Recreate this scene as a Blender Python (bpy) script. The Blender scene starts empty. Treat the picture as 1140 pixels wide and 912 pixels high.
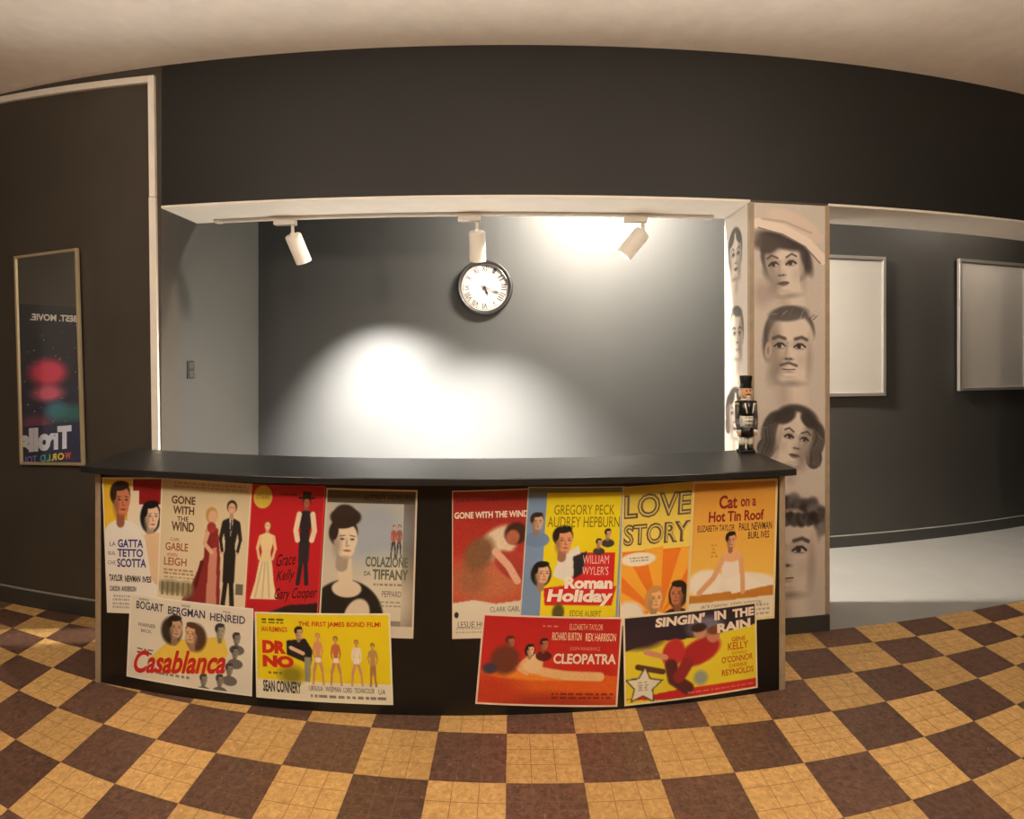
import bpy, math, random
import numpy as np
from mathutils import Vector, Matrix

scene = bpy.context.scene
COL = scene.collection
random.seed(11)
RNG = np.random.default_rng(5)
PI = math.pi

# ------------------------------------------------------------------ camera, world, exposure
cam = bpy.data.cameras.new('camera')
cam_o = bpy.data.objects.new('camera', cam)
COL.objects.link(cam_o)
cam_o.location = (0, 0, 1.62)
cam_o.rotation_euler = (PI / 2, 0, 0)
cam.sensor_width = 36.0
cam.lens = 36.0 * 700 / 1140
cam.shift_y = -56 / 1140
cam.clip_start = 0.05
scene.camera = cam_o

world = bpy.data.worlds.new('world')
world.use_nodes = True
world.node_tree.nodes['Background'].inputs[0].default_value = (1.0, 0.86, 0.7, 1)
world.node_tree.nodes['Background'].inputs[1].default_value = 0.02
scene.world = world
vs = scene.view_settings
vs.view_transform = 'Standard'
vs.look = 'None'
vs.gamma = 1.0
vs.use_curve_mapping = False
vs.exposure = 0.0

GLOBE_STRENGTH = 140.0
SIDE_GLOBE = 55.0
SPOT_W = (2900.0, 2500.0, 700.0)
WASHER_W = 320.0

# ------------------------------------------------------------------ plan of the place (metres)
CEIL = 3.40
HEAD = 2.55          # underside of the lintel
LINTEL = 0.43        # lintel and pillar thickness
XJ = -2.126          # left jamb of the counter opening
PX0, PX1 = 1.389, 1.891   # pillar


def wall_y(x):       # gently bowed front wall
    return 3.56 + 0.0562 * x * x


def back_y(x):       # bowed wall of the room behind
    return 5.08 + 0.042 * x * x


def counter_y(x):    # bowed counter front
    return 2.857 + 0.0908 * (x + 0.262) ** 2


def row_y(r, x):     # rows of floor tiles follow the bow
    y0 = 2.40 + 0.318 * r
    k = 0.107 - 0.046 * (y0 - 2.4)
    return y0 + k * (x - 0.1) ** 2


def lin(c):
    out = []
    for v in c[:3]:
        v = v / 255.0
        out.append(v / 12.92 if v <= 0.04045 else ((v + 0.055) / 1.055) ** 2.4)
    return tuple(out)


# ------------------------------------------------------------------ materials
MATS = {}


def mat(name, rgb, rough=0.6, metal=0.0, var=0.0, vscale=6.0, bump=0.0, bscale=120.0, spec=0.5, emit=0.0, emit_rgb=None):
    if name in MATS:
        return MATS[name]
    m = bpy.data.materials.new(name)
    m.use_nodes = True
    nt = m.node_tree
    b = nt.nodes['Principled BSDF']
    c = lin(rgb)
    b.inputs['Base Color'].default_value = (*c, 1)
    b.inputs['Roughness'].default_value = rough
    b.inputs['Metallic'].default_value = metal
    b.inputs['Specular IOR Level'].default_value = spec
    geo = nt.nodes.new('ShaderNodeNewGeometry')
    if var > 0:
        n = nt.nodes.new('ShaderNodeTexNoise')
        n.inputs['Scale'].default_value = vscale
        n.inputs['Detail'].default_value = 6
        nt.links.new(geo.outputs['Position'], n.inputs['Vector'])
        r = nt.nodes.new('ShaderNodeValToRGB')
        r.color_ramp.elements[0].position = 0.3
        r.color_ramp.elements[1].position = 0.7
        r.color_ramp.elements[0].color = (*[v * (1 - var) for v in c], 1)
        r.color_ramp.elements[1].color = (*[min(1, v * (1 + var)) for v in c], 1)
        nt.links.new(n.outputs['Fac'], r.inputs['Fac'])
        nt.links.new(r.outputs['Color'], b.inputs['Base Color'])
    if bump > 0:
        n2 = nt.nodes.new('ShaderNodeTexNoise')
        n2.inputs['Scale'].default_value = bscale
        n2.inputs['Detail'].default_value = 3
        nt.links.new(geo.outputs['Position'], n2.inputs['Vector'])
        bp = nt.nodes.new('ShaderNodeBump')
        bp.inputs['Strength'].default_value = bump
        bp.inputs['Distance'].default_value = 0.002
        nt.links.new(n2.outputs['Fac'], bp.inputs['Height'])
        nt.links.new(bp.outputs['Normal'], b.inputs['Normal'])
    if emit > 0:
        e = lin(emit_rgb or rgb)
        b.inputs['Emission Color'].default_value = (*e, 1)
        b.inputs['Emission Strength'].default_value = emit
    MATS[name] = m
    return m


def print_mat(name, rough=0.42):
    m = bpy.data.materials.new(name)
    m.use_nodes = True
    nt = m.node_tree
    b = nt.nodes['Principled BSDF']
    a = nt.nodes.new('ShaderNodeVertexColor')
    a.layer_name = 'ink'
    nt.links.new(a.outputs['Color'], b.inputs['Base Color'])
    b.inputs['Roughness'].default_value = rough
    return m


def tile_mat(name, lo, hi, streak, rough):
    m = bpy.data.materials.new(name)
    m.use_nodes = True
    nt = m.node_tree
    L = nt.links
    b = nt.nodes['Principled BSDF']
    geo = nt.nodes.new('ShaderNodeNewGeometry')
    n = nt.nodes.new('ShaderNodeTexNoise')
    n.inputs['Scale'].default_value = 38
    n.inputs['Detail'].default_value = 8
    n.inputs['Roughness'].default_value = 0.68
    n.inputs['Distortion'].default_value = 0.8
    L.new(geo.outputs['Position'], n.inputs['Vector'])
    r = nt.nodes.new('ShaderNodeValToRGB')
    r.color_ramp.elements[0].position = 0.33
    r.color_ramp.elements[1].position = 0.68
    r.color_ramp.elements[0].color = (*lin(lo), 1)
    r.color_ramp.elements[1].color = (*lin(hi), 1)
    L.new(n.outputs['Fac'], r.inputs['Fac'])
    # fine mineral streaks
    mp = nt.nodes.new('ShaderNodeMapping')
    mp.inputs['Scale'].default_value = (46, 24, 1)
    L.new(geo.outputs['Position'], mp.inputs['Vector'])
    n2 = nt.nodes.new('ShaderNodeTexNoise')
    n2.inputs['Scale'].default_value = 1.6
    n2.inputs['Detail'].default_value = 5
    L.new(mp.outputs['Vector'], n2.inputs['Vector'])
    r2 = nt.nodes.new('ShaderNodeValToRGB')
    r2.color_ramp.elements[0].position = 0.62
    r2.color_ramp.elements[1].position = 0.74
    L.new(n2.outputs['Fac'], r2.inputs['Fac'])
    mx = nt.nodes.new('ShaderNodeMix')
    mx.data_type = 'RGBA'
    sc = nt.nodes.new('ShaderNodeMath')
    sc.operation = 'MULTIPLY'
    sc.inputs[1].default_value = 0.7
    L.new(r2.outputs['Color'], sc.inputs[0])
    L.new(sc.outputs[0], mx.inputs['Factor'])
    L.new(r.outputs['Color'], mx.inputs['A'])
    mx.inputs['B'].default_value = (*lin(streak), 1)
    oi = nt.nodes.new('ShaderNodeObjectInfo')
    mr = nt.nodes.new('ShaderNodeMapRange')
    mr.inputs['To Min'].default_value = 0.86
    mr.inputs['To Max'].default_value = 1.12
    L.new(oi.outputs['Random'], mr.inputs['Value'])
    hs = nt.nodes.new('ShaderNodeHueSaturation')
    L.new(mx.outputs['Result'], hs.inputs['Color'])
    L.new(mr.outputs['Result'], hs.inputs['Value'])
    L.new(hs.outputs['Color'], b.inputs['Base Color'])
    b.inputs['Roughness'].default_value = rough
    bp = nt.nodes.new('ShaderNodeBump')
    bp.inputs['Strength'].default_value = 0.15
    bp.inputs['Distance'].default_value = 0.001
    L.new(n.outputs['Fac'], bp.inputs['Height'])
    L.new(bp.outputs['Normal'], b.inputs['Normal'])
    return m


def checker_floor_mat():
    m = bpy.data.materials.new('floor_base')
    m.use_nodes = True
    nt = m.node_tree
    b = nt.nodes['Principled BSDF']
    geo = nt.nodes.new('ShaderNodeNewGeometry')
    mp = nt.nodes.new('ShaderNodeMapping')
    mp.inputs['Scale'].default_value = (1 / 0.2986, 1 / 0.318, 1)
    ch = nt.nodes.new('ShaderNodeTexChecker')
    ch.inputs['Scale'].default_value = 1.0
    ch.inputs['Color1'].default_value = (*lin((204, 160, 92)), 1)
    ch.inputs['Color2'].default_value = (*lin((96, 62, 46)), 1)
    nt.links.new(geo.outputs['Position'], mp.inputs['Vector'])
    nt.links.new(mp.outputs['Vector'], ch.inputs['Vector'])
    nt.links.new(ch.outputs['Color'], b.inputs['Base Color'])
    b.inputs['Roughness'].default_value = 0.45
    return m


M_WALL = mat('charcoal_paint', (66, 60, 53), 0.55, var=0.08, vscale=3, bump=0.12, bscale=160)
M_HEAD = mat('charcoal_paint_shaded', (24, 24, 23), 0.6, var=0.08, vscale=3, bump=0.12, bscale=160)  # wall paint darkened: the bulkhead's shade is put into the colour
M_RIGHT = mat('grey_paint_room_lit', (62, 60, 57), 0.6, var=0.06, vscale=3, bump=0.12, bscale=160)  # back wall paint lightened, extra light of the side room held in its colour
M_SIDE = mat('grey_paint_lit', (62, 61, 58), 0.6, var=0.04, vscale=3, bump=0.12, bscale=160)  # recess grey lightened; lamp light on the side wall is partly in this tone
M_BACK = mat('grey_paint', (47, 47, 46), 0.6, var=0.04, vscale=3, bump=0.12, bscale=160)
M_CEIL = mat('ceiling_paint', (244, 239, 233), 0.85, var=0.04, vscale=9, bump=0.2, bscale=90)
M_WHITE = mat('white_paint', (226, 220, 210), 0.5, var=0.03, vscale=10)
M_PALEFLOOR = mat('pale_floor_paint', (148, 147, 144), 0.35, var=0.05, vscale=4)
M_BASE = mat('vinyl_base', (58, 57, 54), 0.45)
M_BASELINE = mat('base_lip', (150, 148, 142), 0.5)
M_BLACK = mat('black_laminate', (11, 11, 11), 0.4, var=0.15, vscale=20)
M_TOP = mat('black_counter_top', (30, 30, 30), 0.36, var=0.2, vscale=14, bump=0.05)
M_TRIM = mat('beige_edge_trim', (160, 142, 118), 0.4, var=0.1, vscale=20)
M_ALU = mat('brushed_aluminium', (190, 186, 178), 0.35, metal=0.7)
M_GOLD = mat('champagne_metal', (184, 170, 138), 0.4, metal=0.4)
M_LAMP = mat('white_lamp_metal', (226, 220, 210), 0.35)
M_TRACK = mat('track_white', (206, 200, 190), 0.4)
M_MIRROR = mat('silvered_glass', (225, 225, 220), 0.015, metal=1.0)
M_BOARD = mat('white_board', (186, 181, 174), 0.5, var=0.02, vscale=5)
M_PLASTIC_BLACK = mat('black_plastic', (20, 20, 20), 0.35)
M_LENS = mat('lit_lens', (255, 244, 226), 0.3, emit=6.0)
M_GLOBE = mat('lit_globe', (255, 232, 206), 0.4, emit=GLOBE_STRENGTH, emit_rgb=(255, 236, 213))
M_GLOBE2 = mat('lit_globe_side', (255, 238, 218), 0.4, emit=SIDE_GLOBE, emit_rgb=(255, 238, 218))
M_PRINT = print_mat('poster_print')
M_MURAL = print_mat('mural_print', 0.5)


# ------------------------------------------------------------------ object helpers
def link(o, parent=None):
    COL.objects.link(o)
    if parent is not None:
        o.parent = parent
    return o


def mesh_obj(name, verts, faces, m, parent=None, origin=None, smooth=False, bevel=0.0):
    """verts are in world space when origin is given or parent sits untransformed; origin becomes the object's location"""
    me = bpy.data.meshes.new(name)
    v = np.asarray(verts, dtype=float)
    if origin is not None:
        v = v - np.asarray(origin, dtype=float)
    me.from_pydata(v.tolist(), [], [list(map(int, f)) for f in faces])
    me.materials.append(m)
    if smooth:
        me.polygons.foreach_set('use_smooth', [True] * len(me.polygons))
    me.update()
    o = bpy.data.objects.new(name, me)
    link(o, parent)
    if origin is not None and parent is None:
        o.location = origin
    if bevel > 0:
        md = o.modifiers.new('bevel', 'BEVEL')
        md.width = bevel
        md.segments = 2
        md.limit_method = 'ANGLE'
        md.angle_limit = math.radians(40)
    return o


def tag(o, label, cat, group=None):
    o['label'] = label
    o['category'] = cat
    if group:
        o['group'] = group
    return o


def struct(o):
    o['kind'] = 'structure'
    return o


def root(name, loc, rot=(0, 0, 0)):
    o = bpy.data.objects.new(name, None)
    o.empty_display_size = 0.1
    o.location = loc
    o.rotation_euler = rot
    return link(o)


def merge(*parts):
    V, F = [], []
    for v, f in parts:
        k = len(V)
        V += [tuple(p) for p in v]
        F += [tuple(i + k for i in q) for q in f]
    return V, F


BOXF = [(0, 3, 2, 1), (4, 5, 6, 7), (0, 1, 5, 4), (1, 2, 6, 5), (2, 3, 7, 6), (3, 0, 4, 7)]


def box(x0, x1, y0, y1, z0, z1):
    return [(x0, y0, z0), (x1, y0, z0), (x1, y1, z0), (x0, y1, z0),
            (x0, y0, z1), (x1, y0, z1), (x1, y1, z1), (x0, y1, z1)], list(BOXF)


def slab(x0, x1, fy, by, z0, z1, n=24):
    """a slab whose front and back follow curves fy(x), by(x)"""
    V, F = [], []
    for i in range(n + 1):
        x = x0 + (x1 - x0) * i / n
        V += [(x, fy(x), z0), (x, by(x), z0), (x, by(x), z1), (x, fy(x), z1)]
    for i in range(n):
        a, b = 4 * i, 4 * i + 4
        F += [(a, b, b + 3, a + 3), (a + 1, a + 2, b + 2, b + 1), (a, a + 1, b + 1, b), (a + 3, b + 3, b + 2, a + 2)]
    F += [(0, 3, 2, 1), (4 * n, 4 * n + 1, 4 * n + 2, 4 * n + 3)]
    return V, F


def tube(p0, p1, r0, r1=None, n=24, caps=True):
    r1 = r0 if r1 is None else r1
    p0, p1 = Vector(p0), Vector(p1)
    d = (p1 - p0).normalized()
    a = d.orthogonal().normalized()
    b = d.cross(a)
    V, F = [], []
    for i in range(n):
        t = 2 * PI * i / n
        e = a * math.cos(t) + b * math.sin(t)
        V += [tuple(p0 + e * r0), tuple(p1 + e * r1)]
    for i in range(n):
        j = (i + 1) % n
        F.append((2 * i, 2 * j, 2 * j + 1, 2 * i + 1))
    if caps:
        F.append(tuple(2 * i for i in reversed(range(n))))
        F.append(tuple(2 * i + 1 for i in range(n)))
    return V, F


def lathe(profile, n=32, axis='z', c=(0, 0, 0)):
    V, F = [], []
    k = len(profile)
    for i in range(n):
        t = 2 * PI * i / n
        for r, h in profile:
            if axis == 'z':
                V.append((c[0] + r * math.cos(t), c[1] + r * math.sin(t), c[2] + h))
            else:   # around y
                V.append((c[0] + r * math.cos(t), c[1] + h, c[2] + r * math.sin(t)))
    for i in range(n):
        j = (i + 1) % n
        for q in range(k - 1):
            F.append((i * k + q, j * k + q, j * k + q + 1, i * k + q + 1))
    return V, F


def ball(c, r, sx=1, sy=1, sz=1, n=20, k=12):
    prof = [(max(1e-4, math.sin(PI * i / k)), -math.cos(PI * i / k)) for i in range(k + 1)]
    V, F = lathe(prof, n)
    return [(c[0] + v[0] * r * sx, c[1] + v[1] * r * sy, c[2] + v[2] * r * sz) for v in V], F


TEXT_CACHE = {}


def text_geo(s, bold=0.0, shear=0.0, space=1.0):
    key = (s, bold, shear, space)
    if key in TEXT_CACHE:
        return TEXT_CACHE[key]
    cu = bpy.data.curves.new('text', 'FONT')
    cu.body = s
    cu.align_x = 'CENTER'
    cu.offset = bold
    cu.shear = shear
    cu.space_character = space
    cu.resolution_u = 3
    o = bpy.data.objects.new('text', cu)
    COL.objects.link(o)
    dg = bpy.context.evaluated_depsgraph_get()
    me = o.evaluated_get(dg).to_mesh()
    v = np.array([p.co[:] for p in me.vertices])
    f = [tuple(p.vertices) for p in me.polygons]
    o.evaluated_get(dg).to_mesh_clear()
    bpy.data.objects.remove(o)
    bpy.data.curves.remove(cu)
    lo, hi = v.min(0), v.max(0)
    v2 = np.zeros((len(v), 2))
    v2[:, 0] = (v[:, 0] - lo[0]) / (hi[0] - lo[0])
    v2[:, 1] = (v[:, 1] - lo[1]) / (hi[1] - lo[1])     # 0 bottom, 1 top
    TEXT_CACHE[key] = (v2, f)
    return TEXT_CACHE[key]


# ------------------------------------------------------------------ ink painter for printed sheets
class Art:
    """paints soft shapes into a grid; u right 0..1, v down 0..1, a = height/width"""

    def __init__(self, nx, ny, a, bg):
        self.nx, self.ny, self.a = nx, ny, a
        u = np.linspace(0, 1, nx)
        v = np.linspace(0, 1, ny)
        self.U, self.V = np.meshgrid(u, v)
        self.c = np.zeros((ny, nx, 3))
        self.c[:] = np.array(bg, float)

    def put(self, mask, col, alpha=1.0):
        k = np.clip(mask, 0, 1)[..., None] * alpha
        self.c = self.c * (1 - k) + np.array(col, float) * k

    def rect(self, u0, v0, u1, v1, col, alpha=1.0):
        self.put(((self.U >= u0) & (self.U <= u1) & (self.V >= v0) & (self.V <= v1)).astype(float), col, alpha)

    def ell(self, cu, cv, ru, rv, col, rot=0.0, soft=0.12, alpha=1.0):
        x = self.U - cu
        y = (self.V - cv) * self.a
        t = math.radians(rot)
        xr = x * math.cos(t) + y * math.sin(t)
        yr = -x * math.sin(t) + y * math.cos(t)
        d = np.sqrt((xr / ru) ** 2 + (yr / (rv * self.a)) ** 2)
        self.put((1 - d) / max(soft, 1e-3) + 0.5, col, alpha)

    def poly(self, pts, col, alpha=1.0):
        ins = np.zeros(self.U.shape, bool)
        n = len(pts)
        for i in range(n):
            x1, y1 = pts[i]
            x2, y2 = pts[(i + 1) % n]
            if y1 == y2:
                continue
            cnd = ((self.V < y1) != (self.V < y2)) & (self.U < (x2 - x1) * (self.V - y1) / (y2 - y1) + x1)
            ins ^= cnd
        m = ins.astype(float)
        p = np.pad(m, 1, mode='edge')
        m = (p[:-2, 1:-1] + p[2:, 1:-1] + p[1:-1, :-2] + p[1:-1, 2:] + 2 * p[1:-1, 1:-1]) / 6
        self.put(m, col, alpha)

    def stroke(self, pts, w, col, soft=0.35, alpha=1.0):
        best = np.full(self.U.shape, 9.0)
        X, Y = self.U, self.V * self.a
        for (x1, y1), (x2, y2) in zip(pts[:-1], pts[1:]):
            y1, y2 = y1 * self.a, y2 * self.a
            dx, dy = x2 - x1, y2 - y1
            t = np.clip(((X - x1) * dx + (Y - y1) * dy) / (dx * dx + dy * dy + 1e-9), 0, 1)
            best = np.minimum(best, np.hypot(X - x1 - t * dx, Y - y1 - t * dy))
        self.put((1 - best / w) / soft + 0.5, col, alpha)

    def grad(self, v0, v1, c0, c1, alpha=1.0):
        t = np.clip((self.V - v0) / (v1 - v0), 0, 1)[..., None]
        self.c = self.c * (1 - alpha) + alpha * (np.array(c0, float) * (1 - t) + np.array(c1, float) * t)

    def speckle(self, amt, u0=0, v0=0, u1=1, v1=1):
        m = ((self.U >= u0) & (self.U <= u1) & (self.V >= v0) & (self.V <= v1))[..., None]
        self.c = np.clip(self.c + m * RNG.normal(0, amt, self.c.shape[:2] + (1,)), 0, 255)

    def border(self, w, col):
        m = (self.U < w) | (self.U > 1 - w) | (self.V < w / self.a) | (self.V > 1 - w / self.a)
        self.put(m.astype(float), col)

    def smallprint(self, u0, v0, u1, v1, rows, col, alpha=0.8):
        for i in range(rows):
            va = v0 + (v1 - v0) * (i + 0.2) / rows
            vb = v0 + (v1 - v0) * (i + 0.75) / rows
            x = u0 + 0.02 * random.random()
            while x < u1 - 0.02:
                w = random.uniform(0.015, 0.06)
                self.rect(x, va, min(x + w, u1), vb, col, alpha)
                x += w + 0.014

    # generic people for printed sheets
    def bust(self, cu, cv, s, skin, hair, cloth=None, turn=0.0, longhair=False):
        """a plain painted head (2 s tall, centre at cu, cv) with or without shoulders"""
        A = self.a

        def el(x, y, rx, ry, c, rot=0.0, soft=0.15, alpha=1.0):
            self.ell(cu + x * s, cv + y * s / A, rx * s, ry * s / A, c, rot=rot, soft=soft, alpha=alpha)
        shade = [q * 0.72 for q in skin]
        dk = [q * 0.28 for q in skin]
        sd = 1 if turn >= 0 else -1
        if cloth:
            el(0, 2.0, 1.35, 0.85, cloth, soft=0.1)
        if longhair:
            el(-0.12 * sd, 0.12, 0.86, 1.05, hair, soft=0.2)
        self.stroke([(cu - 0.08 * sd * s, cv + 0.5 * s / A), (cu - 0.12 * sd * s, cv + 1.3 * s / A)], 0.3 * s, shade, soft=0.3)
        el(-0.12 * sd, -0.28, 0.72, 0.74, hair)
        el(0.02 * sd, -0.02, 0.58, 0.72, skin)
        el(0.05 * sd, 0.42, 0.44, 0.54, skin)
        el(-0.40 * sd, 0.34, 0.2, 0.5, shade, soft=1.3, alpha=0.9)
        el(0.0, 0.9, 0.3, 0.08, shade, soft=1.2, alpha=0.7)
        el(-0.08 * sd, -0.74, 0.6, 0.27, hair, rot=-8 * sd, soft=0.2)
        el(-0.52 * sd, -0.32, 0.16, 0.42, hair, rot=6 * sd, soft=0.3)
        o = turn * 0.28
        for e in (-0.25, 0.25):
            el(e + o, -0.13, 0.15, 0.028, dk, rot=8 if e > 0 else -8, soft=0.9, alpha=0.85)
            el(e + o, 0.03, 0.11, 0.05, dk, soft=0.8, alpha=0.9)
        el(o * 1.3 - 0.06 * sd, 0.2, 0.05, 0.18, shade, soft=1.2, alpha=0.8)
        el(o * 1.3, 0.34, 0.11, 0.035, shade, soft=0.9)
        el(o * 1.1, 0.58, 0.19, 0.05, [skin[0] * 0.66, skin[1] * 0.36, skin[2] * 0.34], soft=0.6, alpha=0.9)

    def stand(self, cu, v0, v1, top, bottom, skin, hair, w=0.09, gown=False, spread=0.5, suit=False):
        """a plain standing figure from head top v0 to feet v1"""
        h = v1 - v0
        hs = h * 0.062
        hu = hs * self.a
        if gown:
            self.poly([(cu - w * 0.36, v0 + h * 0.40), (cu + w * 0.36, v0 + h * 0.40), (cu + w * 0.62, v0 + h * 0.55), (cu + w * 0.85, v0 + h * 0.78), (cu + w * 1.25, v1),
                       (cu - w * 1.25, v1), (cu - w * 0.85, v0 + h * 0.78), (cu - w * 0.62, v0 + h * 0.55)], bottom)
            for k in (-0.6, -0.1, 0.4):
                self.stroke([(cu + k * w * 0.4, v0 + h * 0.5), (cu + k * w * 1.3, v1 - h * 0.02)], w * 0.07, [q * 0.8 for q in bottom], soft=1.0, alpha=0.7)
        else:
            for s in (-1, 1):
                self.stroke([(cu + s * w * 0.22, v0 + h * 0.5), (cu + s * w * spread, v0 + h * 0.74)], w * 0.27, bottom)
                self.stroke([(cu + s * w * spread, v0 + h * 0.74), (cu + s * w * (spread + 0.18), v1)], w * 0.19, bottom)
        self.stroke([(cu, v0 + h * 0.10), (cu, v0 + h * 0.19)], w * 0.16, [q * 0.85 for q in skin])
        self.poly([(cu - w * 0.22, v0 + h * 0.165), (cu + w * 0.22, v0 + h * 0.165), (cu + w * 0.66, v0 + h * 0.19), (cu + w * 0.58, v0 + h * 0.30), (cu + w * 0.40, v0 + h * 0.40),
                   (cu + w * 0.48, v0 + h * 0.53), (cu - w * 0.48, v0 + h * 0.53), (cu - w * 0.40, v0 + h * 0.40), (cu - w * 0.58, v0 + h * 0.30), (cu - w * 0.66, v0 + h * 0.19)], top)
        if suit:
            self.poly([(cu - w * 0.16, v0 + h * 0.165), (cu + w * 0.16, v0 + h * 0.165), (cu, v0 + h * 0.34)], (232, 226, 214))
            self.stroke([(cu, v0 + h * 0.18), (cu, v0 + h * 0.28)], w * 0.05, (40, 30, 34))
        for s in (-1, 1):
            arm = top if not gown else skin
            self.stroke([(cu + s * w * 0.60, v0 + h * 0.21), (cu + s * w * 0.82, v0 + h * 0.36)], w * 0.15, arm)
            self.stroke([(cu + s * w * 0.82, v0 + h * 0.36), (cu + s * w * 0.62, v0 + h * 0.48)], w * 0.12, arm if suit or not gown else skin)
            self.ell(cu + s * w * 0.60, v0 + h * 0.49, w * 0.12, w * 0.12 / self.a, skin, soft=0.4)
        self.ell(cu, v0 + hs * 0.95, hu * 0.80, hs * 0.95, hair, soft=0.2)
        self.ell(cu, v0 + hs * 1.20, hu * 0.62, hs * 0.80, skin, soft=0.25)
        for s in (-1, 1):
            self.ell(cu + s * hu * 0.25, v0 + hs * 1.1, hu * 0.13, hs * 0.09, [q * 0.35 for q in skin], soft=0.8, alpha=0.8)


def sheet(name, art, pos, m, origin, parent=None):
    """art grid laid over pos(u, v) -> (x, y, z)"""
    nx, ny = art.nx, art.ny
    P = pos(art.U.ravel(), art.V.ravel())
    P = np.stack(P, 1) - np.array(origin)
    me = bpy.data.meshes.new(name)
    me.vertices.add(nx * ny)
    me.vertices.foreach_set('co', P.ravel())
    i = np.arange((ny - 1) * (nx - 1))
    r, c = i // (nx - 1), i % (nx - 1)
    a = r * nx + c
    q = np.stack([a, a + nx, a + nx + 1, a + 1], 1)
    me.loops.add(q.size)
    me.loops.foreach_set('vertex_index', q.ravel())
    me.polygons.add(len(q))
    me.polygons.foreach_set('loop_start', np.arange(len(q)) * 4)
    me.polygons.foreach_set('loop_total', np.full(len(q), 4))
    me.update(calc_edges=True)
    at = me.color_attributes.new('ink', 'FLOAT_COLOR', 'POINT')
    s = np.clip(art.c.reshape(-1, 3), 0, 255) / 255.0
    l = np.where(s <= 0.04045, s / 12.92, ((s + 0.055) / 1.055) ** 2.4)
    at.data.foreach_set('color', np.concatenate([l, np.ones((len(l), 1))], 1).ravel())
    me.materials.append(m)
    me.validate()
    o = bpy.data.objects.new(name, me)
    link(o, parent)
    if parent is None:
        o.location = origin
    return o


# ------------------------------------------------------------------ the setting
def make_floor():
    V, F = slab(-4.3, 4.9, lambda x: -3.2, lambda x: wall_y(x), -0.05, -0.004, 40)
    fl = struct(mesh_obj('floor', V, F, checker_floor_mat()))
    light = tile_mat('tan_tile', (176, 136, 82), (222, 182, 118), (236, 204, 146), 0.42)
    dark = tile_mat('brown_tile', (66, 46, 38), (122, 90, 74), (170, 136, 112), 0.4)
    joint_light = mat('tan_tile_joint', (142, 106, 62), 0.7)
    joint_dark = mat('brown_tile_joint', (128, 98, 80), 0.7)
    for r in range(-5, 5):
        for c in range(-14, 15):
            xa, xb = -0.0225 + 0.2986 * c, -0.0225 + 0.2986 * (c + 1)
            if xa < -4.3 or xb > 4.9:
                continue
            if row_y(r, (xa + xb) / 2) > wall_y((xa + xb) / 2) - 0.02:
                continue
            g = 0.0022
            cu = [0.0] + sorted([1 / 3 + random.uniform(-.03, .03), 2 / 3 + random.uniform(-.03, .03)]) + [1.0]
            cv = [0.0] + sorted([1 / 3 + random.uniform(-.03, .03), 2 / 3 + random.uniform(-.03, .03)]) + [1.0]
            ox, oy = (xa + xb) / 2, row_y(r + 0.5, (xa + xb) / 2)
            gap = 0.0045
            V, F = [], []

            def P(s, t, z):
                x = xa + (xb - xa) * s
                y = min(row_y(r + t, x), wall_y(x))
                return (x - ox, y - oy, z)
            for i in range(3):
                for j in range(3):
                    e0 = gap if i else g
                    e1 = gap if i < 2 else g
                    f0 = gap if j else g
                    f1 = gap if j < 2 else g
                    k = len(V)
                    V += [P(cu[i] + e0, cv[j] + f0, 0), P(cu[i + 1] - e1, cv[j] + f0, 0),
                          P(cu[i + 1] - e1, cv[j + 1] - f1, 0), P(cu[i] + e0, cv[j + 1] - f1, 0)]
                    F.append((k, k + 1, k + 2, k + 3))
            k = len(V)
            V += [P(g, g, -.0012), P(1 - g, g, -.0012), P(1 - g, 1 - g, -.0012), P(g, 1 - g, -.0012)]
            V += [P(g, g, -.004), P(1 - g, g, -.004), P(1 - g, 1 - g, -.004), P(g, 1 - g, -.004)]
            F += [(k, k + 1, k + 2, k + 3)] + [(k + 4 + a, k + 4 + (a + 1) % 4, k + (a + 1) % 4, k + a) for a in range(4)]
            even = (r + c) % 2 == 0
            t = mesh_obj('tile', V, F, light if even else dark, parent=fl)
            t.data.materials.append(joint_light if even else joint_dark)
            t.data.polygons[9].material_index = 1
            t.location = (ox, oy, 0)
    # pale painted floor of the room behind
    V, F = slab(-2.3, 6.5, lambda x: wall_y(x) if x < 4.9 else 4.9, lambda x: back_y(x), -0.05, 0.0, 40)
    struct(mesh_obj('floor_behind', V, F, M_PALEFLOOR))


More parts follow.
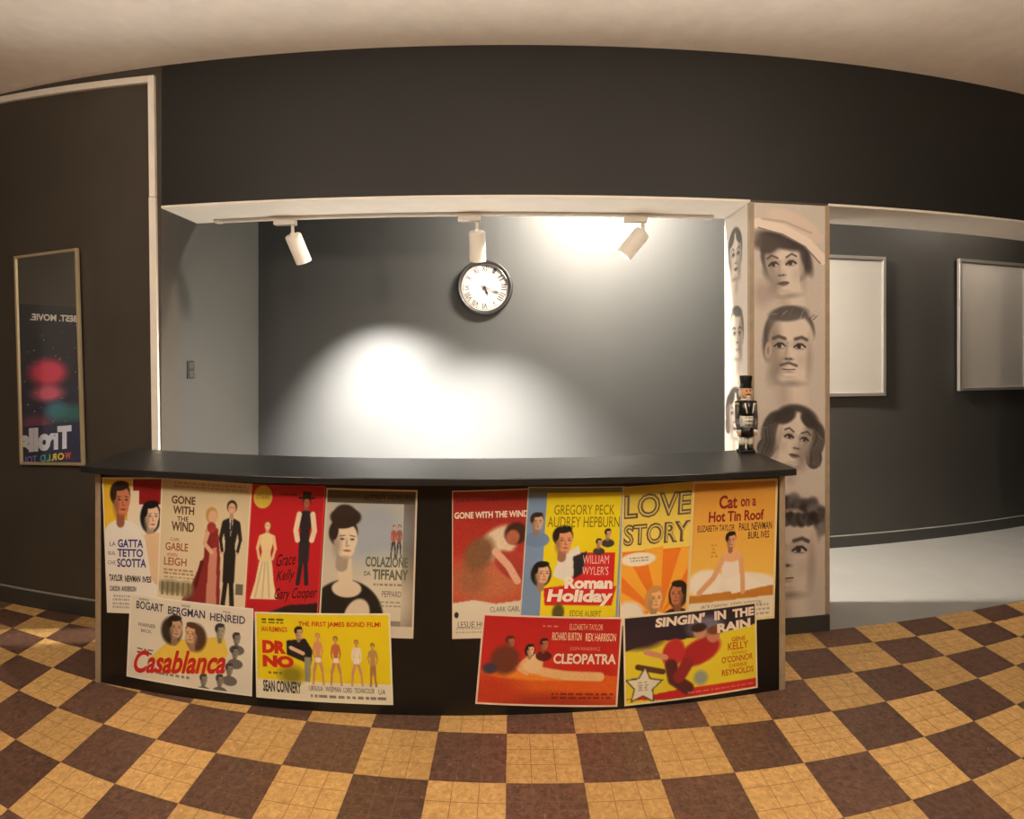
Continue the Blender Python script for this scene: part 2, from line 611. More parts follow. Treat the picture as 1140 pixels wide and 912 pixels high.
def make_walls():
    struct(mesh_obj('ceiling', *box(-4.4, 6.6, -3.3, 7.4, CEIL, CEIL + 0.1), M_CEIL))
    # front wall: solid left part and the bulkhead over both openings
    V, F = slab(-4.4, XJ, wall_y, lambda x: wall_y(x) + 0.2, 0, CEIL, 20)
    struct(mesh_obj('wall_front', V, F, M_WALL))
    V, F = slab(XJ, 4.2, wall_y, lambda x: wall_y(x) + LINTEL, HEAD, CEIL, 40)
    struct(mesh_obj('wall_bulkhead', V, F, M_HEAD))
    V, F = slab(4.2, 5.0, wall_y, lambda x: wall_y(x) + LINTEL, 0, CEIL, 6)
    struct(mesh_obj('wall_front_right', V, F, M_WALL))
    # pillar between the openings
    V, F = slab(PX0, PX1, wall_y, lambda x: wall_y(x) + LINTEL, 0, HEAD, 8)
    struct(mesh_obj('wall_pillar', V, F, M_WALL))
    # side wall of the counter recess, wall behind, outer walls
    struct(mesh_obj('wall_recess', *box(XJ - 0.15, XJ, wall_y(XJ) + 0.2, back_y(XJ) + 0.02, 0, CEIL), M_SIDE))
    V, F = slab(XJ - 0.15, 2.05, back_y, lambda x: back_y(x) + 0.12, 0, CEIL, 24)
    struct(mesh_obj('wall_back', V, F, M_BACK))
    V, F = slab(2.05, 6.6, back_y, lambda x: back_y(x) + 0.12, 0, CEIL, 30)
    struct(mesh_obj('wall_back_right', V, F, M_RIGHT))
    struct(mesh_obj('wall_left', *box(-4.4, -4.3, -3.3, wall_y(-4.3), 0, CEIL), M_WALL))
    struct(mesh_obj('wall_right', *box(4.9, 5.0, -3.3, wall_y(4.9), 0, CEIL), M_WALL))
    struct(mesh_obj('wall_far_right', *box(6.5, 6.6, 4.9, 7.0, 0, CEIL), M_WALL))
    struct(mesh_obj('wall_rear', *box(-4.4, 5.0, -3.3, -3.2, 0, CEIL), M_WALL))
    # white lining under the lintel
    V, F = slab(XJ, PX0, lambda x: wall_y(x) - 0.004, lambda x: wall_y(x) + LINTEL, HEAD - 0.014, HEAD, 24)
    struct(mesh_obj('trim_1', V, F, M_WHITE))
    V, F = slab(PX1, 4.2, lambda x: wall_y(x) - 0.004, lambda x: wall_y(x) + LINTEL, HEAD - 0.014, HEAD, 16)
    struct(mesh_obj('trim_2', V, F, M_WHITE))
    # white cable raceway: up the jamb and along below the ceiling
    lean = []
    for z0, z1, w in ((1.0, 2.60, 0.040), (2.604, 3.33, 0.037)):
        xa = XJ - 0.006 - 0.034 * (z0 - 1.0) / 2.33
        xb = XJ - 0.006 - 0.034 * (z1 - 1.0) / 2.33
        V = [(xa - w, wall_y(xa) - 0.022, z0), (xa, wall_y(xa) - 0.022, z0), (xa, wall_y(xa) + 0.002, z0), (xa - w, wall_y(xa) + 0.004, z0),
             (xb - w, wall_y(xb) - 0.022, z1), (xb, wall_y(xb) - 0.022, z1), (xb, wall_y(xb) + 0.002, z1), (xb - w, wall_y(xb) + 0.004, z1)]
        lean.append((V, list(BOXF)))
    V, F = merge(*lean)
    struct(mesh_obj('trim_3', V, F, M_WHITE))
    V, F = slab(-4.28, XJ - 0.04, lambda x: wall_y(x) - 0.022, lambda x: wall_y(x), 3.30, 3.34, 20)
    V = [(x, y, z + 0.035 * max(0, (-2.2 - x)) / 1.3) for x, y, z in V]
    struct(mesh_obj('trim_4', V, F, M_WHITE))
    # corner trims of the pillar
    e = 0.022
    V, F = slab(PX0 - 0.004, PX0 + e, lambda x: wall_y(x) - 0.008, lambda x: wall_y(x) + 0.03, 0.1, HEAD - 0.014, 1)
    struct(mesh_obj('trim_5', V, F, M_TRIM))
    V, F = slab(PX1 - e, PX1 + 0.006, lambda x: wall_y(x) - 0.008, lambda x: wall_y(x) + 0.03, 0.1, HEAD - 0.014, 1)
    struct(mesh_obj('trim_6', V, F, M_TRIM))
    # baseboards with a paler lip
    def base(name, x0, x1, fy, h, lip=True):
        V, F = slab(x0, x1, lambda x: fy(x) - 0.010, fy, 0, h, 20)
        b = struct(mesh_obj(name, V, F, M_BASE))
        if lip:
            V, F = slab(x0, x1, lambda x: fy(x) - 0.011, fy, h, h + 0.008, 20)
            mesh_obj('lip', V, F, M_BASELINE, parent=b)
    base('baseboard_front', -4.28, XJ, wall_y, 0.105)
    base('baseboard_back', 1.7, 6.4, back_y, 0.095)
    base('baseboard_pillar', PX0, PX1 + 0.004, lambda x: wall_y(x) - 0.003, 0.095, False)


# ------------------------------------------------------------------ counter
CX0, CX1 = -2.062, 1.312
TOP = 1.10


def make_counter():
    t = root('reception_counter', (-0.37, 3.15, 0))
    org = (-0.37, 3.15, 0)

    def part(name, V, F, m, bevel=0.0, parent=None):
        V = [(x - org[0], y - org[1], z) for x, y, z in V]
        return mesh_obj(name, V, F, m, parent=parent or t, bevel=bevel)
    V, F = slab(CX0, CX1, counter_y, lambda x: counter_y(x) + 0.03, 0.0, TOP - 0.035, 40)
    part('front_panel', V, F, M_BLACK)
    # corner mouldings
    for x0, x1 in ((CX0 - 0.028, CX0 + 0.004), (CX1 - 0.004, CX1 + 0.028)):
        V, F = slab(x0, x1, lambda x: counter_y(x) - 0.008, lambda x: counter_y(x) + 0.035, 0.0, TOP - 0.035, 1)
        part('corner_moulding', V, F, M_TRIM, bevel=0.002)
    for x0, x1 in ((CX0, CX0 + 0.025), (CX1 - 0.025, CX1)):
        V, F = slab(x0, x1, lambda x: counter_y(x) + 0.03, lambda x: counter_y(x) + 0.5, 0.0, TOP - 0.035, 1)
        part('side_panel', V, F, M_BLACK)

    def fr(x):
        return 2.737 + 0.0945 * (x + 0.262) ** 2

    def bk(x):
        return 3.297 + (0.098 if x < -0.262 else 0.128) * (x + 0.262) ** 2
    # top: the ends run back at a slight angle
    n = 48
    V, F = [], []
    for i in range(n + 1):
        s = i / n
        xf = -2.098 + (1.352 + 2.098) * s
        xb = -2.185 + (1.372 + 2.185) * s
        yb = min(bk(xb), wall_y(xb) - 0.004)
        V += [(xf, fr(xf), TOP - 0.032), (xb, yb, TOP - 0.032), (xb, yb, TOP), (xf, fr(xf), TOP)]
    for i in range(n):
        a, b = 4 * i, 4 * i + 4
        F += [(a, b, b + 3, a + 3), (a + 1, a + 2, b + 2, b + 1), (a, a + 1, b + 1, b), (a + 3, b + 3, b + 2, a + 2)]
    F += [(0, 3, 2, 1), (4 * n, 4 * n + 1, 4 * n + 2, 4 * n + 3)]
    part('counter_top', V, F, M_TOP, bevel=0.004)
    tag(t, 'long bowed black counter covered with film posters on its front', 'counter')


# ------------------------------------------------------------------ posters on the counter
QUADS = {
    'gatta': [(-2.052, 1.029), (-1.686, 1.049), (-1.716, 0.383), (-2.02, 0.356)],
    'gwtw': [(-1.695, 1.049), (-1.213, 1.038), (-1.25, 0.4), (-1.726, 0.391)],
    'noon': [(-1.213, 1.036), (-0.854, 1.038), (-0.893, 0.413), (-1.254, 0.399)],
    'tiff': [(-0.852, 1.03), (-0.429, 1.025), (-0.449, 0.349), (-0.893, 0.355)],
    'casa': [(-1.875, 0.472), (-1.206, 0.457), (-1.213, 0.046), (-1.898, 0.059)],
    'drno': [(-1.2, 0.443), (-0.554, 0.464), (-0.54, 0.047), (-1.192, 0.044)],
    'gwtw2': [(-0.272, 1.022), (0.082, 1.031), (0.053, 0.355), (-0.272, 0.349)],
    'roman': [(0.074, 1.038), (0.524, 1.032), (0.49, 0.382), (0.033, 0.409)],
    'love': [(0.512, 1.029), (0.862, 1.043), (0.819, 0.392), (0.495, 0.386)],
    'cat': [(0.853, 1.043), (1.302, 1.038), (1.282, 0.355), (0.817, 0.363)],
    'cleo': [(-0.131, 0.466), (0.512, 0.427), (0.486, 0.015), (-0.167, 0.056)],
    'rain': [(0.513, 0.428), (1.181, 0.447), (1.189, 0.03), (0.52, 0.015)],
}


def quad_map(q, off):
    q = np.array(q)

    def pos(u, v, extra=0.0):
        p = ((1 - u) * (1 - v))[:, None] * q[0] + (u * (1 - v))[:, None] * q[1] + (u * v)[:, None] * q[2] + ((1 - u) * v)[:, None] * q[3]
        x, z = p[:, 0], p[:, 1]
        return x, counter_y(x) - off - extra, z
    return pos


def lettering(parent, origin, pos, s, u0, v0, u1, v1, rgb, bold=0.0, shear=0.0, tilt=0.0, arc=0.0, space=1.0, name='lettering', extra=0.0007):
    g, f = text_geo(s, bold, shear, space)
    u = u0 + (u1 - u0) * g[:, 0]
    v = v1 - (v1 - v0) * g[:, 1] + tilt * (g[:, 0] - 0.5) + arc * (g[:, 0] - 0.5) ** 2
    x, y, z = pos(u, v, extra)
    P = np.stack([x, y, z], 1) - np.array(origin)
    m = mat('ink_%d_%d_%d' % tuple(int(c) for c in rgb), rgb, 0.45)
    return mesh_obj(name, P, f, m, parent=parent)


def poster(key, art, texts, label, off, group='film posters on the counter front'):
    q = QUADS[key]
    pos = quad_map(q, off)
    cx = sum(p[0] for p in q) / 4
    org = (cx, float(counter_y(cx)) - off, min(p[1] for p in q))
    o = sheet('film_poster', art, lambda u, v: pos(u, v), M_PRINT, org)
    tag(o, label, 'poster', group)
    for t in texts:
        a, kw = (t[:-1], t[-1]) if isinstance(t[-1], dict) else (t, {})
        lettering(o, org, pos, *a, **kw)
    return o


CREAM = (232, 224, 200)
SKIN = (222, 180, 146)
BK = (26, 23, 22)


def make_posters():
    NX, NY = 140, 200
    LX, LY = 200, 130
    # 1 blue-titled portrait sheet at the left end
    a = Art(NX, NY, 1.83, (236, 232, 222))
    a.rect(0, 0, 0.5, 0.42, (238, 196, 52))
    a.rect(0.52, 0, 1, 0.2, (150, 24, 30))
    a.rect(0.42, 0.1, 0.62, 0.42, (240, 226, 200))
    a.bust(0.33, 0.16, 0.24, (214, 136, 100), (52, 34, 26), (238, 236, 228), turn=0.3)
    a.bust(0.84, 0.28, 0.2, (238, 206, 180), (24, 20, 22), (240, 224, 200), turn=0.3, longhair=True)
    a.poly([(0, 0.42), (0.5, 0.36), (0.75, 0.46), (1, 0.58), (1, 0.9), (0, 0.9)], (240, 236, 226))
    a.poly([(0.72, 0.42), (1, 0.4), (1, 0.8), (0.86, 0.75)], (232, 200, 160))
    a.smallprint(0.12, 0.86, 0.75, 0.97, 4, (120, 112, 104), 0.5)
    a.border(0.02, (236, 228, 208))
    blue = (40, 52, 132)
    poster('gatta', a, [
        ('LA', 0.10, 0.475, 0.21, 0.505, blue), ('GATTA', 0.25, 0.455, 0.70, 0.515, blue, dict(bold=0.03)),
        ('SUL', 0.06, 0.545, 0.21, 0.572, blue), ('TETTO', 0.24, 0.525, 0.70, 0.585, blue, dict(bold=0.03)),
        ('CHE', 0.05, 0.615, 0.20, 0.642, blue), ('SCOTTA', 0.23, 0.597, 0.76, 0.66, blue, dict(bold=0.03)),
        ('TAYLOR', 0.07, 0.715, 0.33, 0.765, BK, dict(bold=0.03)), ('NEWMAN', 0.37, 0.72, 0.66, 0.768, BK, dict(bold=0.03)),
        ('IVES', 0.70, 0.725, 0.86, 0.77, BK, dict(bold=0.03)),
        ('CARSON  ANDERSON', 0.07, 0.80, 0.58, 0.838, BK, dict(bold=0.02)),
    ], 'white film poster with blue title, leftmost on the counter front', 0.0012)

    # 2 cream sheet, couple in red gown and dark suit
    a = Art(NX, NY, 1.36, (226, 212, 178))
    a.grad(0, 1, (214, 198, 160), (232, 220, 190), 0.7)
    a.smallprint(0.14, 0.02, 0.95, 0.07, 2, (150, 128, 90), 0.5)
    a.stand(0.80, 0.13, 0.93, (36, 34, 34), (34, 32, 32), SKIN, (40, 30, 24), w=0.13, spread=0.22, suit=True)
    a.poly([(0.53, 0.36), (0.66, 0.34), (0.70, 0.56), (0.72, 0.93), (0.26, 0.93), (0.40, 0.76), (0.52, 0.56)], (140, 44, 44))
    a.poly([(0.58, 0.50), (0.66, 0.48), (0.68, 0.93), (0.56, 0.93)], (206, 140, 122))
    a.stroke([(0.50, 0.60), (0.44, 0.78), (0.34, 0.92)], 0.02, (96, 26, 30))
    a.stroke([(0.56, 0.36), (0.52, 0.46), (0.60, 0.52)], 0.022, SKIN)
    a.ell(0.585, 0.25, 0.065, 0.06, (196, 158, 92), soft=0.2)
    a.ell(0.60, 0.262, 0.05, 0.048, SKIN, soft=0.2)
    a.ell(0.59, 0.34, 0.05, 0.04, (170, 60, 58), soft=0.3)
    a.smallprint(0.06, 0.66, 0.42, 0.74, 3, (140, 96, 66), 0.6)
    a.ell(0.16, 0.80, 0.15, 0.05, (140, 132, 96), soft=0.8, alpha=0.9)
    a.ell(0.34, 0.81, 0.08, 0.06, (150, 142, 104), soft=0.8, alpha=0.9)
    for i in range(6):
        a.rect(0.05 + i * 0.06, 0.76, 0.075 + i * 0.06, 0.86, (96, 90, 70), 0.6)
    a.rect(0.88, 0.74, 0.96, 0.82, (70, 64, 54), 0.7)
    a.border(0.015, (236, 226, 198))
    br = (92, 62, 40)
    orr = (172, 92, 62)
    poster('gwtw', a, [
        ('GONE', 0.13, 0.125, 0.40, 0.185, br, dict(bold=0.03)), ('WITH', 0.15, 0.20, 0.39, 0.26, br, dict(bold=0.03)),
        ('THE', 0.20, 0.275, 0.33, 0.31, br, dict(bold=0.02)), ('WIND', 0.14, 0.315, 0.40, 0.385, br, dict(bold=0.03)),
        ('CLARK', 0.13, 0.435, 0.24, 0.46, orr), ('GABLE', 0.08, 0.472, 0.34, 0.53, orr, dict(bold=0.015)),
        ('VIVIEN', 0.10, 0.55, 0.22, 0.575, orr), ('LEIGH', 0.07, 0.582, 0.33, 0.64, orr, dict(bold=0.015)),
    ], 'cream film poster with a couple in red gown and dark suit', 0.0024)

    # 3 red sheet
    a = Art(NX, NY, 1.75, (190, 28, 40))
    a.ell(0.16, 0.09, 0.13, 0.085, (214, 186, 74), soft=0.06)
    a.stand(0.25, 0.26, 0.84, (236, 214, 160), (240, 222, 178), (232, 200, 150), (150, 70, 40), w=0.15, gown=True)
    a.stand(0.76, 0.08, 0.72, (40, 34, 40), (42, 36, 44), (176, 104, 74), (36, 24, 22), w=0.15, spread=0.2)
    for s in (-1, 1):
        a.stroke([(0.76 + s * 0.09, 0.21), (0.76 + s * 0.125, 0.33), (0.76 + s * 0.095, 0.40)], 0.035, (236, 216, 184))
    a.rect(0.65, 0.085, 0.87, 0.10, (34, 26, 26))
    a.rect(0.70, 0.045, 0.82, 0.09, (34, 26, 26))
    a.poly([(0.1, 1), (0.35, 0.93), (0.6, 0.88), (0.85, 0.87), (1, 0.86), (1, 1)], (40, 22, 30))
    a.smallprint(0.4, 0.05, 0.62, 0.09, 1, (90, 12, 20), 0.5)
    a.border(0.015, (212, 60, 60))
    dk = (52, 14, 20)
    poster('noon', a, [
        ('Grace', 0.40, 0.50, 0.66, 0.59, dk, dict(shear=0.3, bold=0.01, tilt=-0.02)),
        ('Kelly', 0.41, 0.62, 0.66, 0.72, dk, dict(shear=0.3, bold=0.01, tilt=-0.02)),
        ('Gary Cooper', 0.40, 0.75, 0.97, 0.855, dk, dict(shear=0.3, bold=0.01, tilt=-0.02)),
        ('STARS', 0.07, 0.075, 0.25, 0.105, (110, 84, 24)),
    ], 'red film poster with a woman in white and a man in a dark vest', 0.0036)

    # 4 grey-brown sheet, dark-haired lady
    a = Art(NX, NY, 1.55, (92, 80, 66))
    a.rect(0.0, 0.1, 0.86, 0.92, (206, 198, 178))
    a.ell(0.55, 0.3, 0.42, 0.25, (150, 166, 184), soft=1.0, alpha=0.8)
    a.ell(0.70, 0.75, 0.34, 0.25, (216, 208, 186), soft=1.0, alpha=0.9)
    a.rect(0, 0, 1, 0.10, (84, 72, 58))
    a.rect(0.0, 0.92, 1.0, 1, (214, 206, 186))
    a.ell(0.28, 0.88, 0.40, 0.26, (28, 26, 26), soft=0.06)
    a.ell(0.28, 0.68, 0.16, 0.06, (222, 206, 180), soft=0.15)
    a.stroke([(0.24, 0.48), (0.27, 0.66)], 0.075, (222, 206, 180))
    a.ell(0.40, 0.86, 0.13, 0.12, (222, 206, 182), rot=20, soft=0.15)
    a.bust(0.24, 0.34, 0.22, (228, 210, 186), (44, 32, 28), None, turn=0.35)
    a.ell(0.23, 0.195, 0.17, 0.065, (46, 34, 30), soft=0.2)
    a.ell(0.22, 0.155, 0.11, 0.045, (52, 40, 34), soft=0.3)
    a.rect(0.0, 0.885, 0.86, 0.92, (70, 60, 52), 0.5)
    a.stand(0.76, 0.24, 0.46, (176, 84, 70), (60, 50, 48), SKIN, (60, 40, 30), w=0.035)
    a.stand(0.82, 0.235, 0.46, (150, 90, 80), (52, 46, 46), SKIN, (60, 40, 30), w=0.035)
    a.smallprint(0.56, 0.63, 0.86, 0.66, 1, (110, 104, 92), 0.7)
    a.smallprint(0.62, 0.75, 0.86, 0.80, 2, (110, 104, 92), 0.6)
    a.border(0.02, (216, 206, 186))
    gr = (92, 104, 84)
    poster('tiff', a, [
        ('AUDREY HEPBURN', 0.42, 0.035, 0.96, 0.085, (44, 38, 32), dict(bold=0.01)),
        ('COLAZIONE', 0.47, 0.455, 0.92, 0.525, gr, dict(bold=0.03)),
        ('DA', 0.46, 0.555, 0.53, 0.585, gr, dict(bold=0.02)),
        ('TIFFANY', 0.55, 0.54, 0.93, 0.61, gr, dict(bold=0.03)),
        ('PEPPARD', 0.66, 0.685, 0.86, 0.725, (96, 92, 82)),
    ], 'grey-brown film poster with a dark-haired woman in black at left', 0.0012)

    # 5 white landscape sheet, red script title
    a = Art(LX, LY, 0.62, (232, 226, 208))
    a.poly([(0.2, 0.72), (0.34, 0.5), (0.55, 0.42), (0.78, 0.36), (0.82, 0.55), (0.7, 0.8), (0.34, 0.86)], (238, 206, 82))
    a.ell(0.365, 0.37, 0.085, 0.16, (52, 40, 34), soft=0.3)
    a.bust(0.40, 0.32, 0.085, (206, 168, 136), (42, 32, 28), None, turn=0.2)
    a.ell(0.565, 0.41, 0.08, 0.16, (78, 52, 38), soft=0.3)
    a.bust(0.525, 0.37, 0.08, (222, 178, 140), (88, 58, 40), None, turn=-0.4)
    a.bust(0.755, 0.30, 0.055, (176, 168, 152), (56, 54, 54))
    for cu, cv in ((0.88, 0.36), (0.87, 0.52), (0.83, 0.72), (0.76, 0.86), (0.635, 0.88)):
        a.bust(cu, cv, 0.042, (150, 144, 132), (64, 60, 58), (110, 106, 100))
    a.smallprint(0.08, 0.62, 0.22, 0.70, 2, (70, 64, 60), 0.8)
    a.smallprint(0.25, 0.86, 0.52, 0.92, 1, (120, 112, 100), 0.8)
    a.border(0.012, (240, 236, 222))
    nb = (54, 62, 92)
    poster('casa', a, [
        ('BOGART', 0.06, 0.075, 0.29, 0.17, nb, dict(bold=0.02)), ('BERGMAN', 0.33, 0.085, 0.63, 0.18, nb, dict(bold=0.02)),
        ('HENREID', 0.67, 0.10, 0.94, 0.19, nb, dict(bold=0.02)),
        ('HUMPHREY', 0.08, 0.04, 0.17, 0.065, nb), ('INGRID', 0.44, 0.045, 0.51, 0.072, nb), ('PAUL', 0.77, 0.06, 0.83, 0.085, nb),
        ('WARNER', 0.08, 0.33, 0.23, 0.375, nb), ('BROS.', 0.11, 0.40, 0.20, 0.44, nb),
        ('Casablanca', 0.06, 0.585, 0.80, 0.86, (206, 40, 34), dict(shear=0.3, bold=0.03, tilt=-0.16)),
    ], 'white landscape film poster with slanting red script title, bottom left', 0.0050)

    # 6 yellow landscape sheet
    a = Art(LX, LY, 0.65, (238, 214, 28))
    a.rect(0, 0.78, 1, 1, (236, 230, 206))
    for i, (cu, c1, c2) in enumerate(((0.47, (222, 150, 118), (214, 150, 110)), (0.60, (196, 110, 76), (206, 140, 104)), (0.75, (240, 226, 206), (214, 156, 116)), (0.865, (186, 146, 92), (168, 120, 82)))):
        a.stand(cu, 0.22 + 0.035 * i, 0.80, c1, c2, (218, 162, 124), ((196, 150, 60), (120, 56, 30), (150, 96, 50), (70, 50, 34))[i], w=0.04, spread=0.75 if i < 3 else 0.3)
        if i < 3:
            a.rect(cu - 0.022, 0.5, cu + 0.022, 0.555, (242, 232, 216))
    a.poly([(0.24, 0.32), (0.38, 0.29), (0.43, 0.42), (0.42, 0.58), (0.36, 0.55), (0.24, 0.48)], (30, 28, 34))
    a.poly([(0.37, 0.5), (0.42, 0.5), (0.41, 0.78), (0.37, 0.78)], (150, 150, 132))
    a.bust(0.335, 0.225, 0.045, (218, 176, 146), (36, 28, 26))
    a.stroke([(0.27, 0.4), (0.36, 0.46)], 0.014, (228, 190, 160))
    a.ell(0.27, 0.71, 0.09, 0.1, (120, 112, 30), soft=0.9, alpha=0.8)
    a.smallprint(0.05, 0.07, 0.22, 0.14, 2, (70, 64, 20), 0.8)
    a.smallprint(0.08, 0.68, 0.2, 0.72, 1, (70, 64, 20), 0.7)
    a.smallprint(0.40, 0.91, 0.96, 0.96, 1, (90, 84, 76), 0.7)
    a.border(0.014, (240, 234, 206))
    rd = (208, 44, 30)
    poster('drno', a, [
        ('THE FIRST JAMES BOND FILM!', 0.33, 0.095, 0.93, 0.165, rd, dict(bold=0.02)),
        ("IAN FLEMING'S", 0.05, 0.165, 0.245, 0.225, rd, dict(bold=0.02)),
        ('DR', 0.055, 0.325, 0.235, 0.475, rd, dict(bold=0.07)), ('NO', 0.055, 0.495, 0.29, 0.635, rd, dict(bold=0.07)),
        ('SEAN CONNERY', 0.055, 0.785, 0.34, 0.92, (34, 32, 34), dict(bold=0.03)),
        ('URSULA', 0.40, 0.82, 0.50, 0.875, (52, 50, 50)), ('WISEMAN', 0.52, 0.82, 0.63, 0.88, (52, 50, 50)),
        ('LORD', 0.65, 0.825, 0.71, 0.88, (52, 50, 50)), ('TECHNICOLOR', 0.73, 0.825, 0.87, 0.88, (52, 50, 50)), ('UA', 0.90, 0.83, 0.95, 0.89, (52, 50, 50)),
    ], 'yellow landscape film poster with row of figures and red title', 0.0050)

    # 7 red sheet with embracing pair
    a = Art(NX, NY, 2.0, (186, 46, 36))
    a.grad(0, 0.78, (150, 34, 34), (200, 70, 44), 0.9)
    a.ell(0.5, 0.62, 0.55, 0.16, (196, 120, 84), soft=1.0, alpha=0.9)
    a.ell(0.28, 0.6, 0.2, 0.1, (150, 96, 66), soft=0.9, alpha=0.8)
    a.ell(0.62, 0.36, 0.3, 0.1, (224, 206, 176), rot=-35, soft=0.3)
    a.ell(0.36, 0.43, 0.18, 0.12, (128, 90, 62), rot=30, soft=0.5)
    a.ell(0.84, 0.3, 0.15, 0.075, (60, 32, 26), soft=0.3)
    a.ell(0.80, 0.325, 0.09, 0.05, (176, 102, 76), soft=0.3)
    a.ell(0.8, 0.52, 0.28, 0.075, (170, 60, 52), rot=40, soft=0.3)
    a.stroke([(0.58, 0.42), (0.76, 0.52), (0.88, 0.62)], 0.05, (226, 178, 150))
    a.speckle(8, 0, 0.2, 1, 0.78)
    a.poly([(0, 0.76), (0.3, 0.74), (0.6, 0.77), (1, 0.75), (1, 1), (0, 1)], (226, 218, 196))
    a.smallprint(0.05, 0.05, 0.95, 0.09, 1, (110, 26, 28), 0.7)
    a.smallprint(0.05, 0.92, 0.6, 0.97, 2, (150, 140, 124), 0.6)
    a.ell(0.06, 0.84, 0.03, 0.02, (30, 28, 28), soft=0.3)
    a.border(0.014, (222, 200, 180))
    poster('gwtw2', a, [
        ('GONE WITH THE WIND', 0.03, 0.145, 0.99, 0.19, (240, 226, 206), dict(bold=0.035)),
        ('CLARK GABLE', 0.52, 0.79, 0.97, 0.825, (110, 104, 96)),
        ('LESLIE HOWARD', 0.08, 0.885, 0.74, 0.925, (92, 86, 80)),
    ], 'red film poster with white title and a reclining pair, beside bare black panel', 0.0012)

    # 8 yellow sheet with blue side strip
    a = Art(NX, NY, 1.45, (238, 218, 30))
    a.rect(0, 0, 0.20, 1, (122, 150, 186))
    a.rect(0, 0, 1, 0.045, (110, 116, 104))
    a.rect(0.97, 0, 1, 1, (130, 156, 190))
    a.bust(0.12, 0.25, 0.095, (206, 168, 138), (50, 36, 30), (110, 138, 178), turn=0.1)
    a.rect(0.48, 0.47, 0.93, 0.72, (212, 40, 44))
    a.poly([(0.22, 0.73), (0.5, 0.70), (0.96, 0.71), (0.92, 0.845), (0.24, 0.85)], (212, 40, 44))
    a.poly([(0.36, 0.5), (0.55, 0.42), (0.62, 0.58), (0.44, 0.68), (0.3, 0.64)], (236, 232, 220))
    a.poly([(0.5, 0.5), (0.64, 0.46), (0.6, 0.62), (0.52, 0.66)], (40, 40, 48))
    a.bust(0.40, 0.38, 0.145, (224, 158, 118), (30, 24, 24), None, turn=0.35)
    a.bust(0.20, 0.62, 0.12, (234, 186, 150), (26, 22, 24), None, turn=0.5, longhair=True)
    a.bust(0.85, 0.335, 0.05, (216, 166, 130), (40, 30, 28), (60, 56, 60))
    a.bust(0.76, 0.40, 0.045, (216, 166, 130), (40, 30, 28), (70, 60, 56))
    a.ell(0.38, 0.90, 0.06, 0.06, (90, 84, 36), soft=0.4)
    a.border(0.014, (206, 206, 180))
    yk = (126, 110, 20)
    poster('roman', a, [
        ('GREGORY PECK', 0.28, 0.13, 0.90, 0.20, yk, dict(bold=0.0)), ('AUDREY HEPBURN', 0.22, 0.215, 0.96, 0.29, yk, dict(bold=0.0)),
        ('WILLIAM', 0.60, 0.49, 0.87, 0.55, (240, 206, 196)), ("WYLER'S", 0.60, 0.57, 0.87, 0.63, (240, 206, 196)),
        ('Roman', 0.43, 0.645, 0.92, 0.73, (250, 240, 224), dict(bold=0.05)), ('Holiday', 0.26, 0.735, 0.93, 0.85, (250, 240, 224), dict(bold=0.045, shear=0.1)),
        ('EDDIE ALBERT', 0.50, 0.885, 0.82, 0.925, yk),
    ], 'yellow film poster with blue side strip and red title box', 0.0026)

    # 9 yellow and orange sunburst sheet
    a = Art(NX, NY, 1.85, (232, 208, 84))
    a.grad(0, 0.4, (206, 184, 70), (240, 216, 100), 1.0)
    a.rect(0, 0.47, 1, 1, (238, 128, 40))
    for i in range(7):
        t0 = PI * (i * 2) / 14 + PI
        t1 = PI * (i * 2 + 1) / 14 + PI
        a.poly([(0.6, 0.95), (0.6 + 1.2 * math.cos(t0), 0.95 + 0.5 * math.sin(t0) * 1.0), (0.6 + 1.2 * math.cos(t1), 0.95 + 0.5 * math.sin(t1))], (246, 176, 60))
    a.ell(0.25, 0.53, 0.25, 0.05, (244, 236, 214), soft=0.2)
    a.smallprint(0.12, 0.51, 0.4, 0.55, 2, (120, 104, 90), 0.6)
    a.ell(0.12, 0.95, 0.25, 0.12, (240, 232, 216), soft=0.3)
    a.bust(0.84, 0.80, 0.17, (196, 126, 88), (36, 26, 24), (40, 34, 36), turn=-0.3, longhair=True)
    a.bust(0.52, 0.82, 0.16, (240, 188, 132), (206, 150, 90), (240, 232, 216), turn=0.3, longhair=True)
    a.border(0.016, (226, 206, 140))
    lv = (104, 88, 74)
    poster('love', a, [
        ('LOVE', 0.03, 0.06, 0.97, 0.235, lv, dict(bold=0.04)), ('STORY', 0.03, 0.275, 0.98, 0.43, lv, dict(bold=0.045)),
        ('LOVE', 0.045, 0.075, 0.955, 0.222, (206, 186, 96), dict(bold=-0.02, extra=0.001)), ('STORY', 0.045, 0.288, 0.965, 0.418, (214, 194, 96), dict(bold=-0.015, extra=0.001)),
    ], 'yellow and orange film poster with sunburst and two heads', 0.0030)

    # 10 amber sheet, seated woman in white
    a = Art(NX, NY, 1.45, (240, 178, 62))
    a.grad(0, 0.75, (214, 150, 60), (246, 200, 92), 1.0)
    a.rect(0, 0.82, 1, 1, (238, 228, 204))
    a.ell(0.5, 0.74, 0.52, 0.09, (240, 232, 212), soft=0.2)
    a.ell(0.2, 0.7, 0.18, 0.08, (244, 236, 218), soft=0.3)
    a.poly([(0.0, 0.80), (1, 0.76), (1, 0.83), (0, 0.85)], (196, 128, 48))
    a.ell(0.47, 0.63, 0.10, 0.13, (242, 232, 214), soft=0.15)
    a.poly([(0.4, 0.70), (0.62, 0.66), (0.9, 0.76), (0.5, 0.80)], (244, 236, 220))
    a.stroke([(0.39, 0.54), (0.28, 0.68), (0.13, 0.78)], 0.028, (226, 170, 120))
    a.stroke([(0.58, 0.54), (0.61, 0.68), (0.62, 0.79)], 0.026, (226, 170, 120))
